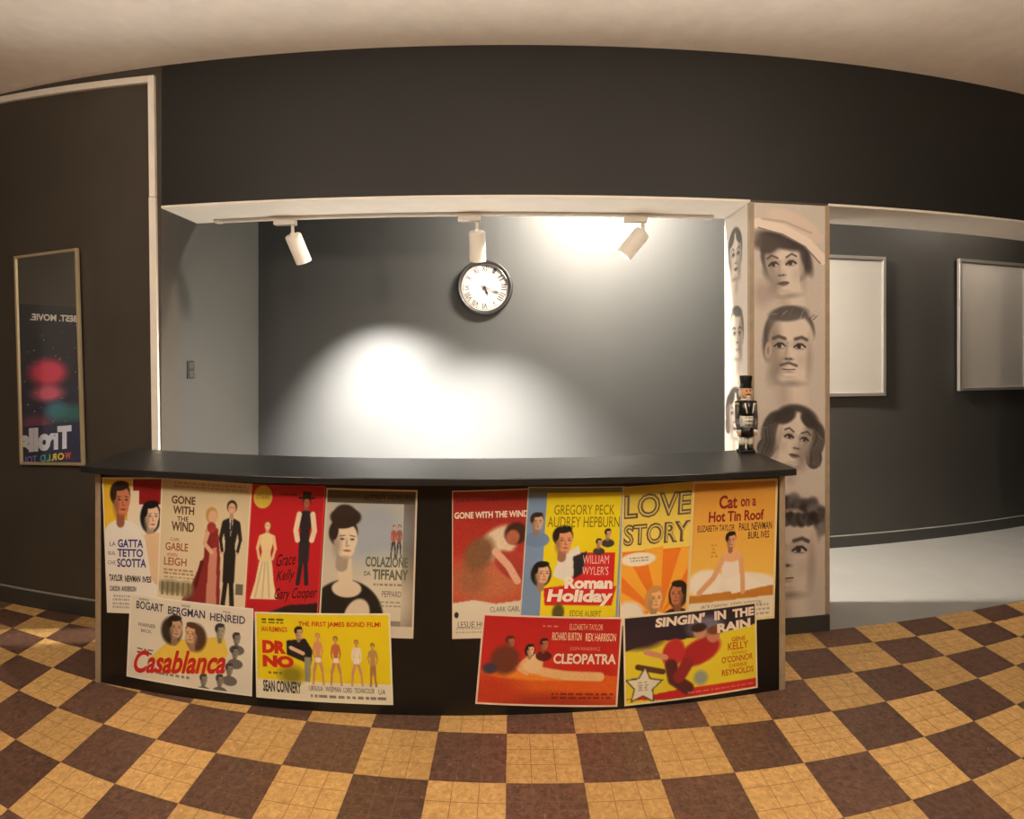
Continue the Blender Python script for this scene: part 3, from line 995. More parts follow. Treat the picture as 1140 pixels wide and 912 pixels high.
    a.ell(0.48, 0.53, 0.11, 0.045, (230, 176, 128), soft=0.2)
    a.bust(0.47, 0.42, 0.085, (220, 160, 116), (34, 24, 22))
    a.smallprint(0.72, 0.88, 0.95, 0.97, 3, (120, 110, 98), 0.5)
    a.smallprint(0.24, 0.44, 0.32, 0.54, 4, (196, 140, 50), 0.6)
    a.border(0.022, (236, 214, 160))
    rd = (146, 46, 36)
    poster('cat', a, [
        ('Cat', 0.31, 0.105, 0.52, 0.20, rd, dict(bold=0.035)), ('on a', 0.56, 0.135, 0.74, 0.19, rd, dict(bold=0.025)),
        ('Hot Tin Roof', 0.20, 0.215, 0.84, 0.29, rd, dict(bold=0.03)),
        ('ELIZABETH TAYLOR', 0.08, 0.31, 0.50, 0.355, (86, 60, 34), dict(bold=0.01)), ('PAUL NEWMAN', 0.55, 0.305, 0.94, 0.36, (86, 60, 34), dict(bold=0.01)),
        ('BURL IVES', 0.66, 0.37, 0.91, 0.42, (86, 60, 34), dict(bold=0.01)),
        ('JACK CARSON', 0.15, 0.865, 0.45, 0.90, (110, 86, 70), dict(shear=0.2)), ('JUDITH ANDERSON', 0.48, 0.86, 0.84, 0.90, (110, 86, 70), dict(shear=0.2)),
    ], 'amber film poster with a seated woman in white, at right end', 0.0018)

    # 11 red and orange landscape sheet
    a = Art(LX, LY, 0.63, (196, 36, 34))
    a.grad(0.0, 0.55, (186, 30, 36), (206, 46, 34), 1.0)
    a.poly([(0, 0.62), (0.15, 0.55), (0.5, 0.60), (1, 0.66), (1, 1), (0, 1)], (226, 100, 34))
    a.ell(0.5, 0.98, 0.6, 0.12, (176, 56, 30), soft=0.9)
    a.ell(0.08, 0.85, 0.22, 0.2, (198, 62, 34), soft=1.0)
    a.ell(0.45, 0.66, 0.33, 0.055, (240, 142, 46), soft=0.5)
    a.stroke([(0.33, 0.56), (0.46, 0.62), (0.62, 0.655), (0.86, 0.665)], 0.032, (238, 190, 130))
    a.ell(0.38, 0.53, 0.07, 0.11, (238, 200, 150), rot=-20, soft=0.2)
    a.stroke([(0.32, 0.5), (0.27, 0.58), (0.34, 0.64)], 0.014, (234, 182, 130))
    a.bust(0.355, 0.38, 0.042, (236, 190, 146), (28, 20, 22), None, longhair=True)
    a.bust(0.45, 0.31, 0.042, (190, 118, 86), (60, 34, 28), (92, 30, 28))
    a.bust(0.21, 0.30, 0.045, (176, 112, 80), (90, 44, 32), (110, 52, 36))
    a.ell(0.18, 0.5, 0.10, 0.16, (112, 56, 40), soft=0.4)
    a.ell(0.08, 0.6, 0.05, 0.06, (70, 60, 84), soft=0.5)
    a.smallprint(0.52, 0.84, 0.96, 0.92, 2, (100, 28, 22), 0.7)
    a.smallprint(0.42, 0.1, 0.56, 0.13, 1, (230, 190, 170), 0.7)
    a.speckle(5, 0, 0.6, 1, 1)
    a.border(0.013, (236, 214, 190))
    wt = (244, 226, 206)
    poster('cleo', a, [
        ('ELIZABETH TAYLOR', 0.62, 0.08, 0.86, 0.145, (240, 190, 150)), ('RICHARD BURTON', 0.50, 0.175, 0.71, 0.265, (244, 206, 170), dict(bold=0.015)),
        ('REX HARRISON', 0.74, 0.18, 0.96, 0.27, (244, 206, 170), dict(bold=0.015)),
        ('JOSEPH MANKIEWICZ', 0.63, 0.335, 0.85, 0.385, (232, 150, 130)),
        ('CLEOPATRA', 0.52, 0.41, 0.97, 0.525, wt, dict(bold=0.035)),
    ], 'red and orange landscape film poster with a reclining woman', 0.0052)

    # 12 black and yellow landscape sheet with star
    a = Art(LX, LY, 0.64, (236, 216, 52))
    a.poly([(0, 0), (1, 0), (1, 0.25), (0.7, 0.3), (0.42, 0.32), (0.2, 0.3), (0, 0.4)], (44, 34, 46))
    a.ell(0.12, 0.26, 0.18, 0.12, (52, 36, 50), soft=0.6)
    a.ell(0.6, 0.21, 0.13, 0.12, (120, 116, 136), soft=0.6)
    a.poly([(0.0, 0.93), (0.4, 0.88), (1, 0.88), (1, 1), (0.4, 1)], (206, 44, 40))
    a.ell(0.56, 0.48, 0.16, 0.14, (180, 40, 46), rot=-20, soft=0.25)
    a.ell(0.36, 0.46, 0.08, 0.16, (196, 50, 52), rot=20, soft=0.25)
    a.ell(0.56, 0.26, 0.05, 0.075, (206, 150, 120), soft=0.3)
    a.ell(0.66, 0.32, 0.05, 0.08, (196, 130, 104), soft=0.3)
    a.ell(0.55, 0.21, 0.06, 0.05, (60, 36, 32), soft=0.4)
    a.ell(0.67, 0.26, 0.055, 0.05, (120, 70, 40), soft=0.4)
    a.stroke([(0.34, 0.6), (0.36, 0.76), (0.46, 0.88)], 0.045, (92, 44, 44))
    a.stroke([(0.46, 0.6), (0.40, 0.74)], 0.045, (150, 44, 48))
    a.stroke([(0.30, 0.5), (0.16, 0.42)], 0.02, (214, 150, 120))
    a.stroke([(0.28, 0.66), (0.10, 0.58)], 0.02, (92, 60, 40))
    a.ell(0.56, 0.78, 0.05, 0.08, (150, 160, 150), soft=0.6)
    star = []
    for i in range(10):
        rr = 0.13 if i % 2 == 0 else 0.065
        t = -PI / 2 + PI * i / 5 + 0.1
        star.append((0.14 + rr * math.cos(t), 0.80 + rr * math.sin(t) / 0.64))
    a.poly([(0.14 + (x - 0.14) * 1.12, 0.80 + (y - 0.80) * 1.12) for x, y in star], (40, 36, 32))
    a.poly(star, (238, 230, 206))
    a.smallprint(0.09, 0.74, 0.19, 0.86, 4, (150, 140, 124), 0.6)
    a.smallprint(0.45, 0.915, 0.96, 0.955, 1, (240, 170, 150), 0.6)
    a.border(0.013, (240, 226, 190))
    og = (200, 92, 30)
    poster('rain', a, [
        ("SINGIN'", 0.23, 0.045, 0.60, 0.155, wt, dict(bold=0.05, shear=0.1)), ('IN', 0.67, 0.045, 0.76, 0.15, wt, dict(bold=0.05)), ('THE', 0.81, 0.05, 0.98, 0.15, wt, dict(bold=0.05)),
        ('RAIN', 0.69, 0.185, 0.95, 0.29, wt, dict(bold=0.05, tilt=-0.02)),
        ('GENE', 0.80, 0.37, 0.91, 0.42, og, dict(bold=0.02)), ('KELLY', 0.77, 0.43, 0.93, 0.515, og, dict(bold=0.02)),
        ('DONALD', 0.80, 0.535, 0.92, 0.57, og), ("O'CONNOR", 0.72, 0.58, 0.965, 0.655, og, dict(bold=0.02)),
        ('DEBBIE', 0.78, 0.675, 0.92, 0.715, og), ('REYNOLDS', 0.72, 0.73, 0.97, 0.80, og, dict(bold=0.02)),
    ], 'black and yellow landscape film poster with white star and white title', 0.0052)


# ------------------------------------------------------------------ portrait mural on the pillar
def sketch_face(a, cu, cv, s, hair='short', tilt=0.0, turn=0.2, tone=58, moustache=False, hat=False, female=False):
    """soft pencil portrait; s = half the head height, in widths of the sheet"""
    A = a.a
    ca, sa = math.cos(math.radians(tilt)), math.sin(math.radians(tilt))
    R = random.Random(int(cv * 1000) + int(tone))

    def p(x, y):
        return cu + (x * ca - y * sa) * s, cv + (x * sa + y * ca) * s / A

    def el(x, y, rx, ry, c, rot=0, soft=0.5, alpha=1.0):
        u, v = p(x, y)
        a.ell(u, v, rx * s, ry * s / A, c, rot=tilt + rot, soft=soft, alpha=alpha)

    def st(pts, w, c, soft=0.8, alpha=1.0):
        a.stroke([p(*q) for q in pts], w * s, c, soft=soft, alpha=alpha)
    light = (216, 204, 191)
    mid = (166, 152, 141)
    dark = (108, 98, 92)
    ink = (52, 45, 44)

    def tint(k):
        return (tone + k, tone + k - 5, tone + k - 8)
    sd = 1 if turn >= 0 else -1
    o = turn * 0.3
    el(0.2 * sd, 0.1, 1.0, 1.2, (188, 175, 163), soft=1.6, alpha=0.4)
    # neck and collar fade into the paper
    st([(-0.05 * sd, 0.7), (-0.12 * sd, 1.35)], 0.36, light, soft=0.6)
    st([(0.22 * sd, 0.82), (0.16 * sd, 1.35)], 0.16, mid, soft=1.6, alpha=0.7)
    # hair mass behind the face
    if hair == 'short':
        el(0.06 * sd, -0.34, 0.69, 0.66, tint(14), soft=0.1, alpha=0.88)
        el(0.62 * sd, -0.06, 0.16, 0.42, tint(-6), soft=0.7, alpha=0.9)
    elif hair == 'curly':
        el(0.08 * sd, -0.45, 0.72, 0.60, tint(0), soft=0.4, alpha=0.9)
        for i in range(40):
            t = PI * (1.0 + i / 39)
            rr = R.uniform(0.55, 0.82)
            el(rr * math.cos(t), -0.4 + rr * 0.85 * math.sin(t), 0.13, 0.12, tint(R.randint(-14, 74)), soft=0.7, alpha=0.85)
        el(0.60 * sd, -0.08, 0.14, 0.36, tint(-6), soft=0.7, alpha=0.9)
    elif hair == 'wavy':
        for x, y, rx, ry in ((-0.72, -0.05, 0.42, 0.66), (0.74, 0.02, 0.38, 0.66), (0, -0.5, 0.80, 0.55), (-0.86, 0.52, 0.32, 0.34), (0.86, 0.56, 0.28, 0.32)):
            el(x, y, rx, ry, tint(0), soft=0.2, alpha=0.9)
        for k in (-1, 1):
            for i in range(9):
                x = 0.55 + 0.06 * i
                st([(k * x, -0.5 + 0.05 * i), (k * (x + 0.12), -0.1), (k * (x - 0.02), 0.3), (k * (x + 0.08), 0.75)], 0.022, tint(R.randint(10, 80)), alpha=0.6)
    elif hair == 'bob':
        el(0.0, -0.25, 0.76, 0.80, tint(0), soft=0.12, alpha=0.92)
        el(0.0, 0.18, 0.72, 0.45, tint(8), soft=0.25, alpha=0.8)
    # skull and jaw
    el(0.0, -0.10, 0.62, 0.72, light, soft=0.14)
    el(0.03 * sd, 0.40, 0.44 if female else 0.47, 0.60, light, soft=0.16)
    # modelling of cheeks, temple, jaw
    el(0.46 * sd, 0.18, 0.17, 0.62, mid, soft=1.5, alpha=0.95)
    el(0.36 * sd, 0.58, 0.16, 0.32, dark, rot=-28 * sd, soft=1.7, alpha=0.55)
    el(-0.50 * sd, 0.26, 0.09, 0.46, mid, soft=1.5, alpha=0.85)
    el(0.50 * sd, -0.25, 0.12, 0.4, dark, soft=1.8, alpha=0.5)
    el(-0.30 * sd, 0.36, 0.12, 0.16, mid, soft=1.8, alpha=0.35)
    el(0.02, 0.95, 0.30, 0.07, dark, soft=1.6, alpha=0.6)
    if hair in ('short', 'curly'):
        el(0.63 * sd, 0.14, 0.085, 0.2, (192, 172, 160), soft=0.4)
        el(0.63 * sd, 0.14, 0.04, 0.12, dark, soft=1.0, alpha=0.6)
    # hair line
    if hair == 'short':
        el(0.10 * sd, -0.80, 0.52, 0.19, tint(16), rot=8 * sd, soft=0.4, alpha=0.9)
        for i in range(16):
            x = -0.55 + 0.075 * i
            st([(x, -0.68 - 0.1 * R.random()), (x + 0.10, -0.95 + 0.3 * abs(x))], 0.018, tint(R.randint(-20, 110)), alpha=0.5)
    elif hair == 'curly':
        for i in range(20):
            el(-0.50 + 0.052 * i, -0.62 + 0.07 * math.sin(i * 1.9), 0.10, 0.10, tint(R.randint(-16, 50)), soft=0.6, alpha=0.95)
    elif hair in ('wavy', 'bob'):
        el(-0.40, -0.60, 0.36, 0.22, tint(2), rot=-34, soft=0.4, alpha=0.95)
        el(0.40, -0.62, 0.34, 0.20, tint(2), rot=32, soft=0.4, alpha=0.95)
    # features
    for e in (-0.27, 0.27):
        x = e + o
        el(x, -0.03, 0.19, 0.11, mid, soft=1.4, alpha=0.8)
        el(x, 0.02, 0.13, 0.055, (214, 200, 190), soft=0.5)
        el(x + 0.02 * sd, 0.015, 0.06, 0.06, ink, soft=0.5)
        st([(x - 0.15, 0.03), (x - 0.05, -0.045), (x + 0.06, -0.045), (x + 0.15, 0.02)], 0.035 if female else 0.026, ink)
        st([(x - 0.11, 0.07), (x + 0.10, 0.075)], 0.014, dark, alpha=0.7)
        k = 1 if e > 0 else -1
        lift = 0.07 if female else 0.03
        st([(x - k * 0.13, -0.17), (x + k * 0.05, -0.19 - lift), (x + k * 0.19, -0.15 - lift * 0.4)], 0.028 if female else 0.04, (84, 75, 72), soft=1.2)
    st([(o * 1.3 + 0.07 * sd, -0.06), (o * 1.5 + 0.07 * sd, 0.14), (o * 1.6 + 0.1 * sd, 0.28)], 0.045, mid, soft=1.6, alpha=0.8)
    el(o * 1.6, 0.34, 0.13, 0.035, dark, soft=1.2, alpha=0.9)
    for k in (-1, 1):
        el(o * 1.6 + k * 0.065, 0.335, 0.03, 0.02, ink, soft=0.8, alpha=0.9)
    if moustache:
        st([(o * 1.4 - 0.22, 0.50), (o * 1.4 - 0.03, 0.44), (o * 1.4 + 0.03, 0.44), (o * 1.4 + 0.22, 0.50)], 0.032, (92, 82, 78), soft=1.2)
    m = o * 1.3
    if female:
        el(m, 0.555, 0.17, 0.04, (92, 74, 72), soft=0.5)
        el(m, 0.615, 0.13, 0.04, (118, 96, 92), soft=0.6)
        st([(m - 0.18, 0.58), (m + 0.18, 0.58)], 0.014, ink)
    else:
        st([(m - 0.17, 0.60), (m, 0.605), (m + 0.17, 0.595)], 0.016, (92, 80, 76))
        el(m, 0.66, 0.13, 0.03, mid, soft=1.2, alpha=0.9)
    el(m, 0.80, 0.16, 0.03, mid, soft=1.4, alpha=0.5)
    if hat:
        el(0.0, -0.66, 0.86, 0.24, (52, 45, 45), rot=18, soft=0.5, alpha=0.95)
        el(0.66, -0.10, 0.16, 0.5, (60, 52, 52), rot=-12, soft=0.7, alpha=0.9)
        el(-0.55, -0.62, 0.45, 0.22, (74, 62, 58), rot=10, soft=0.8, alpha=0.9)
        el(0.45, -1.05, 0.95, 0.34, (214, 198, 184), rot=30, soft=0.25)
        st([(-0.75, -1.22), (0.0, -0.98), (0.7, -0.58), (1.2, -0.02)], 0.15, (230, 216, 203), soft=0.25)
        st([(-0.75, -1.09), (0.0, -0.84), (0.66, -0.44), (1.1, 0.08)], 0.022, (96, 82, 78), alpha=0.8)
        st([(-0.6, -1.34), (0.1, -1.2), (0.9, -0.82)], 0.03, (176, 158, 146), soft=1.4, alpha=0.8)


def make_mural():
    z0, z1 = 0.096, HEAD - 0.016
    x0, x1 = PX0 + 0.021, PX1 - 0.021
    W, H = x1 - x0, z1 - z0
    a = Art(140, 720, H / W, (201, 193, 183))
    a.speckle(4)

    def cv(z):
        return (z1 - z) / H
    sketch_face(a, 0.44, cv(2.185), 0.44, hair='bob', tilt=-6, turn=-0.35, female=True, hat=True)
    a.ell(0.12, cv(2.0), 0.12, 0.03, (150, 128, 122), soft=1.0, alpha=0.6)
    sketch_face(a, 0.52, cv(1.70), 0.51, hair='short', tilt=2, turn=-0.15, moustache=True, tone=66)
    sketch_face(a, 0.55, cv(1.16), 0.40, hair='wavy', tilt=12, turn=0.35, female=True, tone=54)
    sketch_face(a, 0.50, cv(0.50), 0.62, hair='curly', tilt=3, turn=-0.2, tone=48)
    xm = (x0 + x1) / 2
    org = (xm, wall_y(xm), z0)
    o = sheet('portrait_mural', a, lambda u, v: (x0 + W * u, wall_y(x0 + W * u) - 0.004, z1 - H * v), M_MURAL, org)
    tag(o, 'cream mural of pencil portraits on the face of the pillar', 'mural')
    # narrow return facing the counter recess
    hh = z1 - 0.3
    b = Art(70, 420, hh / 0.40, (214, 205, 195))
    b.speckle(3)

    def cw(z):
        return (z1 - z) / hh
    sketch_face(b, 0.48, cw(2.27), 0.40, hair='bob', turn=0.2, female=True, tone=56)
    sketch_face(b, 0.52, cw(1.78), 0.42, hair='short', turn=0.3, tone=74)
    sketch_face(b, 0.5, cw(1.28), 0.40, hair='wavy', turn=-0.3, female=True, tone=60)
    ya, yb = wall_y(PX0) + 0.03, wall_y(PX0) + LINTEL - 0.005
    org = (PX0 - 0.003, (ya + yb) / 2, 0.3)
    o = sheet('portrait_mural', b, lambda u, v: (np.full_like(u, PX0 - 0.004), yb + (ya - yb) * u, z1 - hh * v), M_MURAL, org)
    tag(o, 'narrow portrait mural strip on the pillar side facing the recess', 'mural')


# ------------------------------------------------------------------ clock, outlet, frames, mirror
def make_clock():
    x, z, R = -0.218, 2.20, 0.226
    ang = math.atan(2 * 0.042 * x)
    t = root('wall_clock', (x, back_y(x) - 0.001, z), (0, 0, ang))
    rim = mat('clock_black', (20, 18, 18), 0.5)
    prof = [(R * 0.99, 0.0), (R, -0.02), (R * 0.985, -0.04), (R * 0.94, -0.05), (R * 0.88, -0.044), (R * 0.845, -0.03), (R * 0.835, -0.012), (R * 0.83, -0.002)]
    V, F = lathe(prof, 64, 'y')
    mesh_obj('rim', V, F, rim, parent=t, smooth=True)
    V, F = lathe([(0.0005, -0.012), (R * 0.84, -0.012)], 64, 'y')
    dial = mesh_obj('dial', V, F, mat('clock_dial', (168, 160, 154), 0.6), parent=t)
    ink = mat('clock_ink', (52, 44, 42), 0.6)
    for i, s in enumerate(('XII', 'I', 'II', 'III', 'IIII', 'V', 'VI', 'VII', 'VIII', 'IX', 'X', 'XI')):
        g, f = text_geo(s, 0.02)
        w = R * (0.07 + 0.055 * len(s))
        h = R * 0.2
        th = math.radians(30 * i)
        P = []
        for gx, gy in g:
            px, pz = (gx - 0.5) * w, (gy - 0.5) * h + R * 0.665
            P.append((px * math.cos(th) + pz * math.sin(th), -0.0128, -px * math.sin(th) + pz * math.cos(th)))
        mesh_obj('numeral', P, f, ink, parent=dial)
    V, F = lathe([(R * 0.80, -0.0126), (R * 0.785, -0.0126)], 64, 'y')
    mesh_obj('minute_ring', V, F, ink, parent=dial)

    def hand(name, deg, L, w, yy):
        th = math.radians(deg)
        d = Vector((math.sin(th), 0, math.cos(th)))
        n = Vector((math.cos(th), 0, -math.sin(th)))
        pts = [d * (-0.18 * L) + n * w * 0.5, d * (-0.18 * L) - n * w * 0.5, d * 0.35 * L - n * w * 0.4, d * 0.62 * L - n * w, d * 0.78 * L - n * w * 0.25, d * L,
               d * 0.78 * L + n * w * 0.25, d * 0.62 * L + n * w, d * 0.35 * L + n * w * 0.4]
        V = [(p.x, yy, p.z) for p in pts] + [(p.x, yy + 0.0015, p.z) for p in pts]
        k = len(pts)
        F = [tuple(range(k)), tuple(range(2 * k - 1, k - 1, -1))] + [(i, i + k, (i + 1) % k + k, (i + 1) % k) for i in range(k)]
        mesh_obj(name, V, F, M_PLASTIC_BLACK, parent=t)
    hand('hour_hand', 159, R * 0.34, 0.010, -0.018)
    hand('minute_hand', 111, R * 0.72, 0.008, -0.021)
    V, F = tube((0, -0.014, 0), (0, -0.026, 0), 0.009, n=16)
    mesh_obj('hub', V, F, M_PLASTIC_BLACK, parent=t)
    # domed glass
    m = bpy.data.materials.new('clock_glass')
    m.use_nodes = True
    nt = m.node_tree
    nt.nodes.remove(nt.nodes['Principled BSDF'])
    tr = nt.nodes.new('ShaderNodeBsdfTransparent')
    gl = nt.nodes.new('ShaderNodeBsdfGlossy')
    gl.inputs['Roughness'].default_value = 0.12
    fr = nt.nodes.new('ShaderNodeFresnel')
    fr.inputs['IOR'].default_value = 1.5
    mx = nt.nodes.new('ShaderNodeMixShader')
    nt.links.new(fr.outputs[0], mx.inputs[0])
    nt.links.new(tr.outputs[0], mx.inputs[1])
    nt.links.new(gl.outputs[0], mx.inputs[2])
    nt.links.new(mx.outputs[0], nt.nodes['Material Output'].inputs[0])
    k = 8
    prof = [(max(0.0005, R * 0.86 * math.sin(PI / 2 * i / k)), -0.036 - 0.022 * math.cos(PI / 2 * i / k)) for i in range(k + 1)]
    V, F = lathe(prof, 48, 'y')
    mesh_obj('glass', V, F, m, parent=t, smooth=True)
    tag(t, 'round black wall clock with white Roman numeral dial', 'clock')


def make_outlet():
    t = root('wall_outlet', (XJ, 4.155, 1.55))
    plate = mat('outlet_black', (34, 32, 32), 0.4)
    mesh_obj('plate', *box(0, 0.006, -0.045, 0.045, -0.058, 0.058), plate, parent=t, bevel=0.002)
    for s in (-1, 1):
        r = mesh_obj('receptacle', *box(0.005, 0.009, -0.026, 0.026, s * 0.028 - 0.02, s * 0.028 + 0.02), mat('outlet_face', (66, 62, 60), 0.35), parent=t, bevel=0.003)
        V, F = merge(box(0.0088, 0.0096, -0.012, -0.008, s * 0.028 - 0.008, s * 0.028 + 0.008), box(0.0088, 0.0096, 0.008, 0.012, s * 0.028 - 0.008, s * 0.028 + 0.008))
        mesh_obj('slot', V, F, M_PLASTIC_BLACK, parent=r)
    tag(t, 'small black wall outlet on the grey side wall of the recess', 'outlet')


def frame_parts(t, w, h, b, d, m, barname='frame_bar'):
    """four mitred bars, local x right, z up, front towards -y"""
    W2, H2 = w / 2, h / 2
    cs = [(-W2, -H2), (W2, -H2), (W2, H2), (-W2, H2)]
    ci = [(-W2 + b, -H2 + b), (W2 - b, -H2 + b), (W2 - b, H2 - b), (-W2 + b, H2 - b)]
    for i in range(4):
        j = (i + 1) % 4
        q = [cs[i], cs[j], ci[j], ci[i]]
        V = [(x, -d, z) for x, z in q] + [(x, 0, z) for x, z in q]
        F = [(0, 1, 2, 3), (7, 6, 5, 4)] + [(k, k + 4, (k + 1) % 4 + 4, (k + 1) % 4) for k in range(4)]
        mesh_obj(barname, V, F, m, parent=t, bevel=0.0015)


def make_frames():
    for xr, w, zc, label in ((3.248, 0.95, 1.906, 'empty silver frame with white board, partly hidden behind the pillar'),
                             (4.957, 0.95, 1.935, 'empty silver frame with white board at the right edge')):
        ang0 = math.atan(2 * 0.042 * xr)
        xc = xr - w / 2 * math.cos(ang0)
        ang = math.atan(2 * 0.042 * xc)
        t = root('poster_frame', (xc, back_y(xc) - 0.012, zc), (0, 0, ang))
        frame_parts(t, w, 1.21, 0.028, 0.028, M_ALU)
        mesh_obj('board', *box(-w / 2 + 0.02, w / 2 - 0.02, -0.012, -0.002, -0.585, 0.585), M_BOARD, parent=t)
        tag(t, label, 'frame', 'empty frames on the back wall')


def make_mirror():
    x = -2.968
    ang = math.atan(2 * 0.0562 * x)
    t = root('wall_mirror', (x, wall_y(x) - 0.012, 1.625), (0, math.radians(-2.4), ang))
    w, h = 0.565, 1.365
    frame_parts(t, w, h, 0.017, 0.02, M_GOLD)
    mesh_obj('mirror_glass', *box(-w / 2 + 0.012, w / 2 - 0.012, -0.013, -0.004, -h / 2 + 0.012, h / 2 - 0.012), M_MIRROR, parent=t)
    tag(t, 'tall narrow mirror in a thin champagne frame on the left wall', 'mirror')
    # large poster on the side wall, seen in the mirror
    ya, yb, za, zb = 3.30, 4.06, 0.62, 2.06
    a = Art(120, 220, (zb - za) / (yb - ya), (22, 20, 34))
    a.grad(0.2, 0.85, (20, 18, 32), (40, 44, 84), 0.8)
    for i in range(60):
        a.ell(random.random(), 0.1 + 0.6 * random.random(), 0.006, 0.0035, (190, 190, 220), soft=0.6, alpha=random.uniform(0.3, 0.9))
    a.ell(0.44, 0.38, 0.17, 0.075, (224, 56, 92), soft=0.7, alpha=0.9)
    a.ell(0.44, 0.50, 0.14, 0.045, (236, 96, 126), soft=0.9, alpha=0.8)
    a.ell(0.36, 0.60, 0.10, 0.05, (60, 120, 150), soft=0.9, alpha=0.9)
    a.ell(0.55, 0.67, 0.15, 0.05, (150, 60, 80), soft=1.0, alpha=0.7)
    a.ell(0.2, 0.62, 0.2, 0.05, (40, 110, 104), soft=1.0, alpha=0.8)
    a.rect(0, 0.68, 1, 1, (34, 36, 70))
    org = (-4.298, (ya + yb) / 2, za)
    o = sheet('wall_poster', a, lambda u, v: (np.full_like(u, -4.298), ya + (yb - ya) * u, zb - (zb - za) * v), M_PRINT, org)
    tag(o, 'dark blue film poster with silver title, facing the tall mirror', 'poster')

    def pos(u, v, extra=0.0):
        return np.full_like(u, -4.298 + extra), ya + (yb - ya) * u, zb - (zb - za) * v
    for s, u0, v0, u1, v1, c, kw in (
            ('BEST. MOVIE.', 0.17, 0.05, 0.60, 0.088, (226, 222, 216), dict(bold=0.03)),
            ('Trolls', 0.225, 0.69, 0.69, 0.825, (206, 208, 226), dict(bold=0.06)),
            ('W', 0.23, 0.845, 0.285, 0.885, (214, 90, 40), dict(bold=0.03)), ('O', 0.295, 0.845, 0.355, 0.885, (226, 186, 50), dict(bold=0.03)),
            ('R', 0.365, 0.845, 0.41, 0.885, (214, 190, 60), dict(bold=0.03)), ('L', 0.42, 0.845, 0.455, 0.885, (110, 170, 80), dict(bold=0.03)),
            ('D', 0.465, 0.845, 0.515, 0.885, (70, 150, 150), dict(bold=0.03)), ('TOUR', 0.54, 0.845, 0.72, 0.885, (120, 110, 180), dict(bold=0.03))):
        lettering(o, org, pos, s, u0, v0, u1, v1, c, extra=0.002, **kw)


# ------------------------------------------------------------------ track lighting
def make_track():
    V, F = slab(-1.93, 1.26, lambda x: wall_y(x) + 0.345, lambda x: wall_y(x) + 0.38, HEAD - 0.034, HEAD - 0.014, 24)
    t = root('light_track', (-0.3, wall_y(-0.3) + 0.36, HEAD - 0.034))
    V = [(x + 0.3, y - wall_y(-0.3) - 0.36, z - HEAD + 0.034) for x, y, z in V]
    mesh_obj('rail', V, F, M_TRACK, parent=t)
    for xc in (-1.93, 1.26):
        y = wall_y(xc) - wall_y(-0.3)
        mesh_obj('end_cap', *box(xc + 0.3 - 0.02, xc + 0.3 + 0.02, y - 0.02, y + 0.025, -0.002, 0.02), M_TRACK, parent=t, bevel=0.002)
    tag(t, 'white lighting track along the underside of the lintel', 'light track')
    heads = (
        (-1.452, (0.36, 0.72, -1.32), 'white track spotlight nearest the left wall, aimed down to the right', 0),
        (-0.262, (0.03, 0.66, -1.62), 'white track spotlight above the clock, aimed straight down the wall', 1),
        (0.782, (-0.66, 0.03, -0.80), 'white track spotlight nearest the portrait pillar, tilted to the left', 2),
    )
    for x, d, label, k in heads:
        y = wall_y(x) + 0.3625
        t = root('track_spotlight', (x, y, HEAD - 0.034))
        d = Vector(d).normalized()
        mesh_obj('adapter', *box(-0.075, 0.065, -0.022, 0.022, -0.035, 0.0), M_TRACK, parent=t, bevel=0.003)
        j = Vector((0.042, 0.0, -0.095))
        mesh_obj('stem', *merge(tube((0.042, 0, -0.03), (0.042, 0, -0.085), 0.010, n=14), ball(j, 0.016, n=14, k=8)), M_LAMP, parent=t, smooth=True)
        # head: a can, closed and rounded at the back, open at the front
        c0 = j - d * 0.0
        L, R = 0.19, 0.052
        prof = [(0.001, 0.0), (R * 0.82, 0.0), (R * 0.96, 0.006), (R, 0.016), (R, L), (R * 0.9, L), (R * 0.86, L - 0.02)]
        V, F = lathe(prof, 32)
        q = d.to_track_quat('Z', 'Y').to_matrix()
        V = [tuple(c0 + q @ Vector(v)) for v in V]
        hd = mesh_obj('lamp_head', V, F, M_LAMP, parent=t, smooth=True)
        md = hd.modifiers.new('edge', 'EDGE_SPLIT')
        md.split_angle = math.radians(50)
        V, F = lathe([(0.0005, L - 0.02), (R * 0.87, L - 0.02)], 32)
        V = [tuple(c0 + q @ Vector(v)) for v in V]
        mesh_obj('lens', V, F, M_LENS, parent=hd)
        tag(t, label, 'spotlight', 'track spotlights over the counter')
        li = bpy.data.lights.new('spot', 'SPOT')
        li.energy = SPOT_W[k]
        li.color = (1.0, 0.95, 0.88) if k < 2 else (1.0, 0.9, 0.76)
        li.spot_size = math.radians((84, 84, 110)[k])
        li.spot_blend = 1.0
        li.shadow_soft_size = 0.03
        lo = bpy.data.objects.new('spot', li)
        link(lo, t)
        lo.location = c0 + d * (L - 0.012)
        lo.rotation_mode = 'QUATERNION'
        lo.rotation_quaternion = d.to_track_quat('-Z', 'Y')


